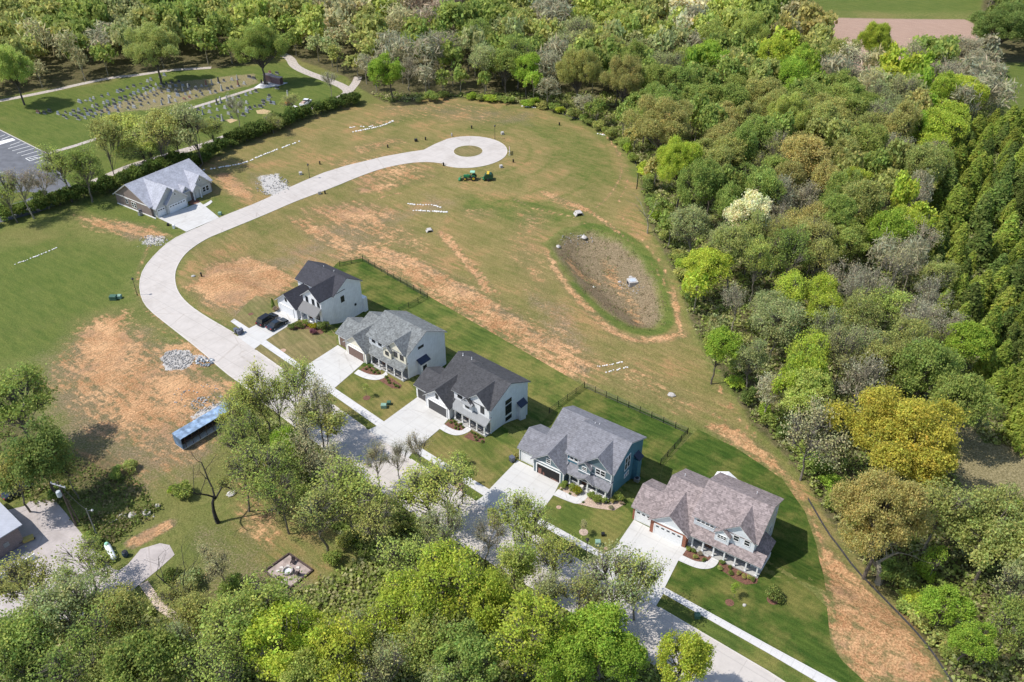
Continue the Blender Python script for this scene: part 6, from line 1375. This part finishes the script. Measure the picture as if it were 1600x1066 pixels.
for x,y in zip(X[inw],Y[inw]):
    d=math.hypot(x,y); sp=5.0 if d<230 else 5.7 if d<320 else 6.4
    if any((f[0]-x)**2+(f[1]-y)**2<(f[2]+2.4)**2 for f in FIXED[:28]): continue
    if not far_ok(x,y,sp): continue
    Rr=random.uniform(3.2,5.2) if d<230 else random.uniform(4.0,6.0); ht=random.uniform(11.5,18)
    # small trees and bushes along the woods' edge
    e=float(sdist(x,y,wpoly))
    if e<4: Rr*=.7; ht*=.66
    u,v,dep=proj(x,y,float(T(x,y))+ht*.62); q=np.hypot(SU[:,0]-u+random.gauss(0,9),(SU[:,1]-v+random.gauss(0,7))*1.25); s=SEEDS[int(np.argmin(q))]
    # nothing tall in front of the pink field
    if 1290<u<1545 and 15<v<75 and dep>250: continue
    if abs(x-clear[0][0])<0: continue
    TREES.append((Rr*F_PX/dep if (-40<u<1640 and -25<v<1110) else 0,x,y,Rr,ht,s[2],s[3],u,v,e))
TREES.sort(reverse=True)
nind=298-len(FIXED)
print('woods trees',len(TREES),'individual',nind)
# labels by nearest landmark and direction
DIRS=['right of','above right of','above','above left of','left of','below left of','below','below right of']
LANDP=LANDM+[('the stormwater basin',955,440),('the silt fence bend',1375,930),('the clay bank corner',1200,690),('the bottom right corner',1590,1050),('the field track junction',1075,525),('the clearing centre',1560,740),('the cedar stand tip',1480,250),('the lower right bare trunk',1530,1035),('the culvert by the woods',904,335)]
KW={'D':'leafy','M':'half-leafed','S':'thin-leafed','B':'almost leafless','T':'slender','W':'blossoming','C':'conical'}
rank={}
def autolabel(items,noun,gr):
    """items: (u,v,obj,adj)"""
    tmp=[]
    for u,v,o,adj in items:
        ds=[math.hypot(u-a,(v-b_)) for _,a,b_ in LANDP]; k=int(np.argmin(ds)); a=math.atan2(-(v-LANDP[k][2]),u-LANDP[k][1]); di=int(round(a/(math.pi/4)))%8
        tmp.append((k,di,ds[k],o,adj))
    tmp.sort(key=lambda t:(t[0],t[1],t[2])); cnt={}
    for k,di,_,o,adj in tmp:
        n=cnt.get((k,di),0); cnt[(k,di)]=n+1
        o['label']=('%s %s, %s %s %s'%(adj,noun,ordi(n),DIRS[di],LANDP[k][0])).replace(', first ',', nearest '); o['category']='tree'; o['group']=gr
items=[]
for t in TREES[:nind]:
    _,x,y,Rr,ht,kd,cn,u,v,e=t
    o=place(kd,x,y,Rr,ht,COL[cn][0]); items.append((u,v,o,COL[cn][1]+' '+KW[kd]))
autolabel(items,'tree','trees of the woods')
# the rest of the wood as one mass
def lod(seed,n,ls,per,Rr=5,ht=12,asp=1.0,tone=.22,clr=.5):
    r_=np.random.default_rng(seed); C,Nn,S,sh,L,CP=crown(r_,Rr,ht,14,n,ls,per=per,clr=clr,tone=tone); return quads_from(C,Nn,S,r_,asp).reshape(-1,4,3),np.repeat(sh,4,0).reshape(-1,4,3)
LODN={k:[lod(50+i,2300,.36,9,asp=1.0,tone=.15) for i in range(4)] for k in 'DM'}; LODN['S']=[lod(60+i,900,.36,5) for i in range(3)]; LODN['B']=[lod(70+i,900,.34,4,asp=2.6,clr=.8) for i in range(3)]; LODN['T']=LODN['S']; LODN['W']=LODN['D']
LODF={k:[lod(80+i,1000,.56,7,clr=.7,tone=.16) for i in range(4)] for k in 'DM'}; LODF['S']=[lod(90+i,480,.6,4,clr=.7) for i in range(3)]; LODF['B']=[lod(95+i,520,.5,3,asp=2.4,clr=.9) for i in range(3)]; LODF['T']=LODF['S']; LODF['W']=LODF['D']
VV=[];CC=[]; trunks=MB()
for t in TREES[nind:]:
    _,x,y,Rr,ht,kd,cn,u,v,e=t; d=math.hypot(x,y); s=(LODN if d<290 else LODF)[kd]; q,sh=s[random.randrange(len(s))]
    a=random.uniform(0,6.283); ca_,sa=math.cos(a),math.sin(a); z=float(T(x,y)); k=Rr/5
    o=np.empty_like(q); o[...,0]=(q[...,0]*ca_-q[...,1]*sa)*k+x; o[...,1]=(q[...,0]*sa+q[...,1]*ca_)*k+y; o[...,2]=q[...,2]*ht/12+z
    VV.append(o.reshape(-1,3)); c=np.array(COL[cn][0])*random.uniform(.88,1.12); CC.append(sh.reshape(-1,3)*c)
    if d<330 or e<6: 
        trunks.tube((x,y,z-.3),(x+random.uniform(-.4,.4),y,z+ht*.6),.22,.08,5,cap=False)
        if kd in 'BS' or e<6:
            for _k in range(5):
                aa=random.uniform(0,6.28); trunks.tube((x,y,z+ht*random.uniform(.25,.45)),(x+Rr*.6*math.cos(aa),y+Rr*.6*math.sin(aa),z+ht*random.uniform(.6,.85)),.09,.03,3,cap=False)
VV=np.concatenate(VV); CC=np.concatenate(CC)
me=fastmesh('woodland',VV,np.arange(len(VV)).reshape(-1,4),LEAFV,CC); o=bpy.data.objects.new('woodland',me); col.objects.link(o); tag(o,'spring wood of mixed greens filling the far distance behind the field and cemetery','woodland',None,'stuff')
o=trunks.build('woodland_trunk',BARKL,o,recalc=False); o['kind']='stuff'
print('mass quads',len(VV)//4)
# cedars
items=[]; grid={}; Xc=rg.uniform(90,230,9000); Yc=rg.uniform(95,330,9000); uc_,vc_,_=proj(Xc,Yc,3); mc=(sdist(Xc,Yc,cedp)>.5)&(uc_<1640)
cl=[]
for x,y in zip(Xc[mc],Yc[mc]):
    if far_ok(x,y,3.3): cl.append((x,y))
cl=cl[:290]
for x,y in cl:
    ht=random.uniform(4.2,10.5); Rr=ht*random.uniform(.24,.36); cc_=COL['cedar'][0] if random.random()<.75 else (.20,.265,.07)
    o=place('C',x,y,Rr,ht,cc_,name='cedar',jit=.22); u,v,_=proj(x,y,ht*.5); items.append((u,v,o,('olive-green' if cc_[0]>.25 else 'darker green')+(' tall' if ht>7.8 else ' short' if ht<6.6 else '')))
LSAVE=LANDP; LANDP=[('the tip of the cedar stand',1500,235),('the dark gap in the cedars',1545,330),('the pale clearing',1560,690),('the vivid green tree by the cedars',1505,540),('the right frame edge, cedar height',1595,420),('the cedar stand centre',1540,450),('the far corner field',1575,200)]
autolabel(items,'cedar','cedars along the right edge'); LANDP=LSAVE
print('cedars',len(cl))
# hedgerow of shrubs between the lane and the lots
hl=PP([(-10,352),(40,335),(90,322),(130,310),(175,300),(215,287),(265,268),(300,262),(330,246),(360,231),(400,214),(440,200),(480,184),(520,172),(560,160)]); k=0
pos=[];
for a,b_ in zip(hl,hl[1:]):
    L=math.hypot(b_[0]-a[0],b_[1]-a[1]); n=max(1,int(L/3.0))
    for i in range(n): t=i/n; pos.append((a[0]+(b_[0]-a[0])*t+random.uniform(-.5,.5),a[1]+(b_[1]-a[1])*t+random.uniform(-.7,.7)))
pos2=[(x+random.uniform(-.6,.6)+.9,y+random.uniform(1.8,2.8)) for x,y in pos]
for k,(x,y) in enumerate(pos+pos2):
    rw='front' if k<len(pos) else 'back'; k%=len(pos)
    s_=random.uniform(2.2,3.1); c=COL['dark'][0] if random.random()<.6 else COL['green'][0]
    place('U',x,y,s_,random.uniform(2.6,4.6),(c[0]*.6,c[1]*.66,c[2]*.6),label='%s shrub, %s from left in the %s row of the hedge'%('dark green' if c==COL['dark'][0] else 'mid-green',ordi(k),rw),cat='shrub',group='shrubs of the hedge',name='shrub')
# bushes along the edge of the right woods
el=smooth_line(PP([(640,163),(700,155),(770,160),(840,170),(900,190),(945,215),(985,250),(1003,300),(1015,345),(1035,385),(1060,440),(1080,500),(1110,560),(1150,620),(1178,662),(1215,697),(1252,742),(1292,806),(1340,872),(1400,938),(1442,988),(1480,1050)]),1); k=0; tot=0
for a,b_ in zip(el,el[1:]):
    L=math.hypot(b_[0]-a[0],b_[1]-a[1]); n=max(1,round(L/5.0))
    for i in range(n):
        t=(i+random.random()*.6)/n; x=a[0]+(b_[0]-a[0])*t+random.uniform(.8,3); y=a[1]+(b_[1]-a[1])*t+random.uniform(.2,1.5); cn=random.choice(['green','green','dark','bright','olive','lime'])
        place('U',x,y,random.uniform(1.3,2.7),random.uniform(1.6,3.6),COL[cn][0],label='%s bush, %s along the woods edge counting from the hedge'%(COL[cn][1],ordi(k)),cat='bush',group='bushes at the woods edge',name='bush'); k+=1
# near-street brush on the bank
bk=smooth_line(PP([(400,640),(450,672),(520,722),(590,775),(650,810),(720,852),(790,900),(860,945),(930,985)]),1); k=0
for a,b_ in zip(bk,bk[1:]):
    L=math.hypot(b_[0]-a[0],b_[1]-a[1]); n=max(1,round(L/3.6))
    for i in range(n):
        t=(i+random.random()*.7)/n; x=a[0]+(b_[0]-a[0])*t+random.uniform(-3.5,-.5); y=a[1]+(b_[1]-a[1])*t-random.uniform(1.5,4.5); cn=random.choice(['olive','sage','tan','grey','olive','green'])
        place('U',x,y,random.uniform(1.0,2.0),random.uniform(1.3,2.6),COL[cn][0],label='%s bush, %s down the bank along the road'%(COL[cn][1].split(',')[0],ordi(k)),cat='bush',group='bushes on the road bank',name='bush'); k+=1
for u,v,r,cn,l in [(90,790-12,1.5,'green','green bush behind the transformer pole foot'),(150,855,1.2,'dark','dark green bush at the yard edge near the gas tank'),(140,845,1.0,'green','green bush at the foot of the thin grey pole'),(165,880,1.0,'bright','bright green bush below the gas tank'),(290,775,1.6,'green','green bush left of the dead tree'),(275,770,1.1,'bright','bright green bush further left of the dead tree'),(480,790,1.5,'green','green bush in the clump below the container'),(300,915,1.7,'sage','grey-green bush left of the leaning dark branches'),(270,905,1.3,'dark','dark bush beside the flagstone path top'),(360,920,1.5,'green','green bush left of the patio corner'),(545,850,1.7,'olive','olive bush at the foot of the forked trunk tree'),(520,880,1.4,'green','green bush right of the patio'),(185,745,1.4,'green','dark-shaded bush in the shadow right of the big left tree'),(205,735,1.2,'olive','olive bush in the bare ground right of the big left tree'),
 (1480,805,1.2,'sage','sage bush at the lower edge of the clearing'),(1440,905,1.8,'bright','bright green bush, upper of two by the silt fence'),(1420,945,1.8,'lime','yellow-lime bush by the silt fence'),(1570,210,1.5,'green','green bush in the far right field')]:
    p=P(u,v); place('U',p[0],p[1],r,r*1.3,COL[cn][0],label=l,cat='bush',group='scattered bushes',name='bush')
# ---- garden shrubs by the houses
def gshrub(o,sc,x,y,r,cn,l,h=None,kind='U'):
    p=P(o[0]+x/sc,o[1]+y/sc,r*.5); c=COL[cn][0] if isinstance(cn,str) else cn; place(kind,p[0],p[1],r,h or r*1.5,c,label=l,cat='shrub',group='garden shrubs by the houses',name='garden_shrub',jit=.05)
o4=(780,620); GY_=(.30,.33,.04)
for x,y,r,c,l in [(540,740,.75,'green','round clipped shrub nearest the open garage, blue house bed'),(605,760,.6,'green','round clipped shrub, second from the open garage, blue house'),(652,790,.75,GY_,'yellow-green clipped shrub left of the blue house walk'),(765,822,.7,'green','round clipped shrub just right of the blue house walk'),(812,860,.75,'green','round clipped shrub in the middle of the right rock bed'),(880,878,.7,'green','round clipped shrub at the right of the blue house pier'),(990,845,.9,'green','loose green shrub at the corner of the blue house'),(952,875,.6,'orange','orange shrub at the blue house corner'),(1022,890,.4,'pinkish','small reddish shrub at the end of the rock bed'),(935,925,.4,'grey','small grey shrub at the front of the rock bed'),(145,495,.5,'orange','small orange-green shrub beside the blue house single bay'),(520,775,.22,'dark','tiny dark plant in left rock bed of blue house'),(590,810,.22,'dark','second tiny dark plant in left rock bed, blue house'),(700,880,.22,'dark','tiny dark plant in the right rock bed, blue house')]:
    gshrub(o4,5.331,x,y,r,c,l)
o3=(620,520)
for k,(x,y) in enumerate([(500,830),(530,825),(545,850),(570,865),(590,850),(610,875),(540,880),(570,890)]): gshrub(o3,5.921,x,y,.28,'dark','small dark plant, number %s from the left in the left mulch bed, charcoal-roofed house'%ordi(k))
for k,(x,y) in enumerate([(690,920),(720,935),(715,965),(745,950),(760,970),(785,965),(735,990),(790,1010)]): gshrub(o3,5.921,x,y,.28,'dark','small dark plant, number %s from the left in the right mulch bed, charcoal-roofed house'%ordi(k))
o2=(400,390)
for k,(x,y) in enumerate([(835,905),(855,890),(870,915),(890,930),(910,915),(925,935)]): gshrub(o2,4.847,x,y,.3,'dark','small dark plant, %s from the left in the left bed, cream-fronted house'%ordi(k))
for k,(x,y) in enumerate([(985,970),(1000,990),(1010,1010),(1040,1020),(1060,1035),(1075,1040)]): gshrub(o2,4.847,x,y,.32,'dark','small dark plant, %s from the left in the right bed, cream-fronted house'%ordi(k))
for x,y,r,c,l in [(275,592,.75,'dark','dark green shrub nearest the farmhouse drive'),(330,580,.8,'dark','second dark green shrub along the farmhouse walk'),(385,562,.9,'green','green shrub at the farmhouse porch'),(412,580,.55,(.45,.38,.03),'small yellow shrub, farmhouse porch bed'),(440,590,.75,(.42,.38,.04),'bright yellow shrub, farmhouse porch bed'),(432,628,.7,(.33,.16,.19),'low pinkish shrub at the front of the farmhouse bed'),(500,590,1.0,'dark','dark shrub at the farmhouse porch corner'),(535,585,.9,'dark','dark shrub against the farmhouse side wall'),(515,618,.4,'dark','small dark shrub right of the farmhouse bed'),(150,455,.7,'pinkish','reddish shrub left of the farmhouse garage')]: gshrub(o2,4.847,x,y,r,c,l)
gshrub(o2,4.847,132,440,.5,'green','narrow dark green upright shrub left of the farmhouse garage',2.6,'C')
o5=(950,720)
for k,(x,y,c) in enumerate([(640,705,'green'),(680,715,'dark'),(730,740,'pinkish'),(690,765,'olive'),(760,790,'dark')]): gshrub(o5,5.077,x,y,.38,c,'small shrub, %s from the left in the left bed, brick-pier house'%ordi(k))
for k,(x,y,c) in enumerate([(905,805,'dark'),(890,855,'olive'),(960,850,'dark'),(975,895,'dark'),(1035,895,'orange'),(1075,920,'orange'),(1150,945,'dark'),(1120,925,'olive')]): gshrub(o5,5.077,x,y,.4,c,'small shrub, %s from the left in the right bed, brick-pier house'%ordi(k))
for u,v,r,c,l in [(1210,933,1.15,'dark','round dark green shrub in a mulch ring on the brick-pier house lawn')]: gshrub((0,0),1,u,v,r,c,l,2.0)
for u,v,l,c in [(1147,928,'slim bright green sapling in the brick-pier house lawn','bright'),(725,719,'thin sapling in the lawn of the charcoal-roofed house','yellowgreen'),(573,614,'thin sapling in the lawn of the cream-fronted house','yellowgreen'),(911.8,829,'small bare sapling in a round rock ring, blue house lawn','tan'),(735,752,'young sapling on the grass strip by the charcoal-roofed house','yellowgreen')]:
    p=P(u,v+6); place('T',p[0],p[1],.75,3.2,COL[c][0],label=l,cat='sapling',group='saplings in the lawns',name='sapling')
# ---- dead trees with dark limbs
def dead(u,v,h,label,seed,lean=(0,0),r=.42,nb=6,bark=None):
    rg_=random.Random(seed); g_=ground(u,v); e=empty('dead_tree',g_,0,label,'tree','dead trees'); 
    def grow(m,p,d,L,r,depth):
        q=p
        for s_ in range(4):
            n=q+d*L/4; m.append((q,n,r,r*.86,6 if r>.1 else 4)); r*=.86; q=n; d=(d+Vector((rg_.gauss(0,.16),rg_.gauss(0,.16),rg_.gauss(.02,.1)))).normalized()
            if depth>0 and s_>0:
                a=rg_.uniform(0,6.28); dd=(d*.65+Vector((math.cos(a),math.sin(a),.25))*.75).normalized(); grow(m,q,dd,L*rg_.uniform(.5,.75),r*.62,depth-1)
    m=[]; grow(m,Vector((0,0,-.3)),Vector((lean[0],lean[1],1)).normalized(),h*.45,r,0); top=m[-1][1]; b_=[]
    o=bpy.data.objects.new('trunk',mesh_tubes('trunk',m,bark or BARKD)); col.objects.link(o); o.parent=e
    for k in range(nb):
        a=k*6.28/nb+rg_.uniform(-.4,.4); b_=[]; grow(b_,top+Vector((0,0,-rg_.uniform(0,.12)*h)),Vector((math.cos(a)*.7+lean[0],math.sin(a)*.7+lean[1],.9)).normalized(),h*rg_.uniform(.38,.55),r*.42,3)
        o=bpy.data.objects.new('limb',mesh_tubes('limb',b_,bark or BARKD)); col.objects.link(o); o.parent=e
dead(341,817,12.5,'leafless tree with thick black trunk on the lower left lawn',3,(-.12,0),.36,3)
dead(331,948,10,'leaning dark forked branches above the lower trees, left of patio',5,(-.65,.1),.32,3)
dead(395,700,9,'dark bare branches spreading before the blue container',9,(-.25,-.1),.2,5)
dead(1372,912,9,'thick pale-grey broken trunk at the edge of the lower right woods',12,(.1,.2),.6,2,BARKL)
dead(1012,365,10,'white-barked bare tree at the woods edge above the basin',14,(-.1,.1),.22,3,BARKL)
dead(1530,1038,5,'broken grey trunk leaning in the bottom right woods',15,(.3,.1),.4,0,BARKL)
# ---- undergrowth under the woods
def under(poly,n,name,label,cols,zmax=1.6,ls=.3,seed=1,vis=True):
    r_=np.random.default_rng(seed); xs=[p[0] for p in poly]; ys=[p[1] for p in poly]; x=r_.uniform(max(min(xs),-170),min(max(xs),190),n*4); y=r_.uniform(max(min(ys),55),min(max(ys),290),n*4)
    u,v,_=proj(x,y,0); k=(sdist(x,y,poly)>.5)&(sdist(x,y,clear)<0)&(u>-60)&(u<1680)&(v<1120)&(v>60); x=x[k][:n]; y=y[k][:n]; n=len(x); per=8
    z=T(x,y)+np.abs(r_.normal(.35,.35,n))*zmax*.5; CP=np.stack([x,y,z],1); C=np.repeat(CP,per,0)+r_.normal(0,.4,(n*per,3))*np.array([1,1,.5]); Nn=unit(r_,n*per)+np.array([0,0,.9]); Nn/=np.linalg.norm(Nn,axis=1,keepdims=True)
    V=quads_from(C,Nn,ls*r_.uniform(.5,1.2,n*per),r_); cc=np.array(cols)[r_.integers(0,len(cols),n)]*np.exp(r_.normal(0,.2,(n,1)))
    me=fastmesh(name,V,np.arange(len(V)).reshape(-1,4),LEAFV,np.repeat(np.repeat(cc,per,0),4,0)); o=bpy.data.objects.new(name,me); col.objects.link(o); return tag(o,label,name.replace('_',' '),None,'stuff')
G_=[COL[c][0] for c in ('green','dark','olive','sage','tan','green')]
under(wpoly,30000,'undergrowth','low brush and saplings covering the floor of the right-hand woods',G_,2.4,.26,3)
under(cedp,5000,'undergrowth','grass and seedlings between the cedars',G_,1.0,.2,11)
under(PP(SW),9000,'undergrowth','low brush covering the floor of the woods below the street',G_,1.3,.25,4)
GR=[(.22,.27,.08),(.27,.28,.10),(.34,.29,.15),(.20,.26,.07)]
under(PP([(-40,640),(130,720),(200,740),(250,780),(200,800),(120,790),(60,790),(-40,770)]),700,'rough_growth','rough weeds in the shade of the big left tree',GR,1.0,.2,5)
under(PP([(110,800),(160,800),(260,785),(250,800),(190,840),(180,860),(150,850),(125,828)]),500,'rough_growth','rough weeds between the poles and the gravel strip',GR,1.0,.18,6)
under(PP([(852,385),(880,362),(925,352),(972,368),(1012,402),(1042,452),(1050,500),(1030,520),(985,516),(930,480),(888,442)]),520,'dead_weeds','dry weeds and green tufts scattered through the stormwater basin',[(.26,.19,.12),(.32,.23,.15),(.2,.24,.09),(.24,.24,.10)],.4,.12,7)
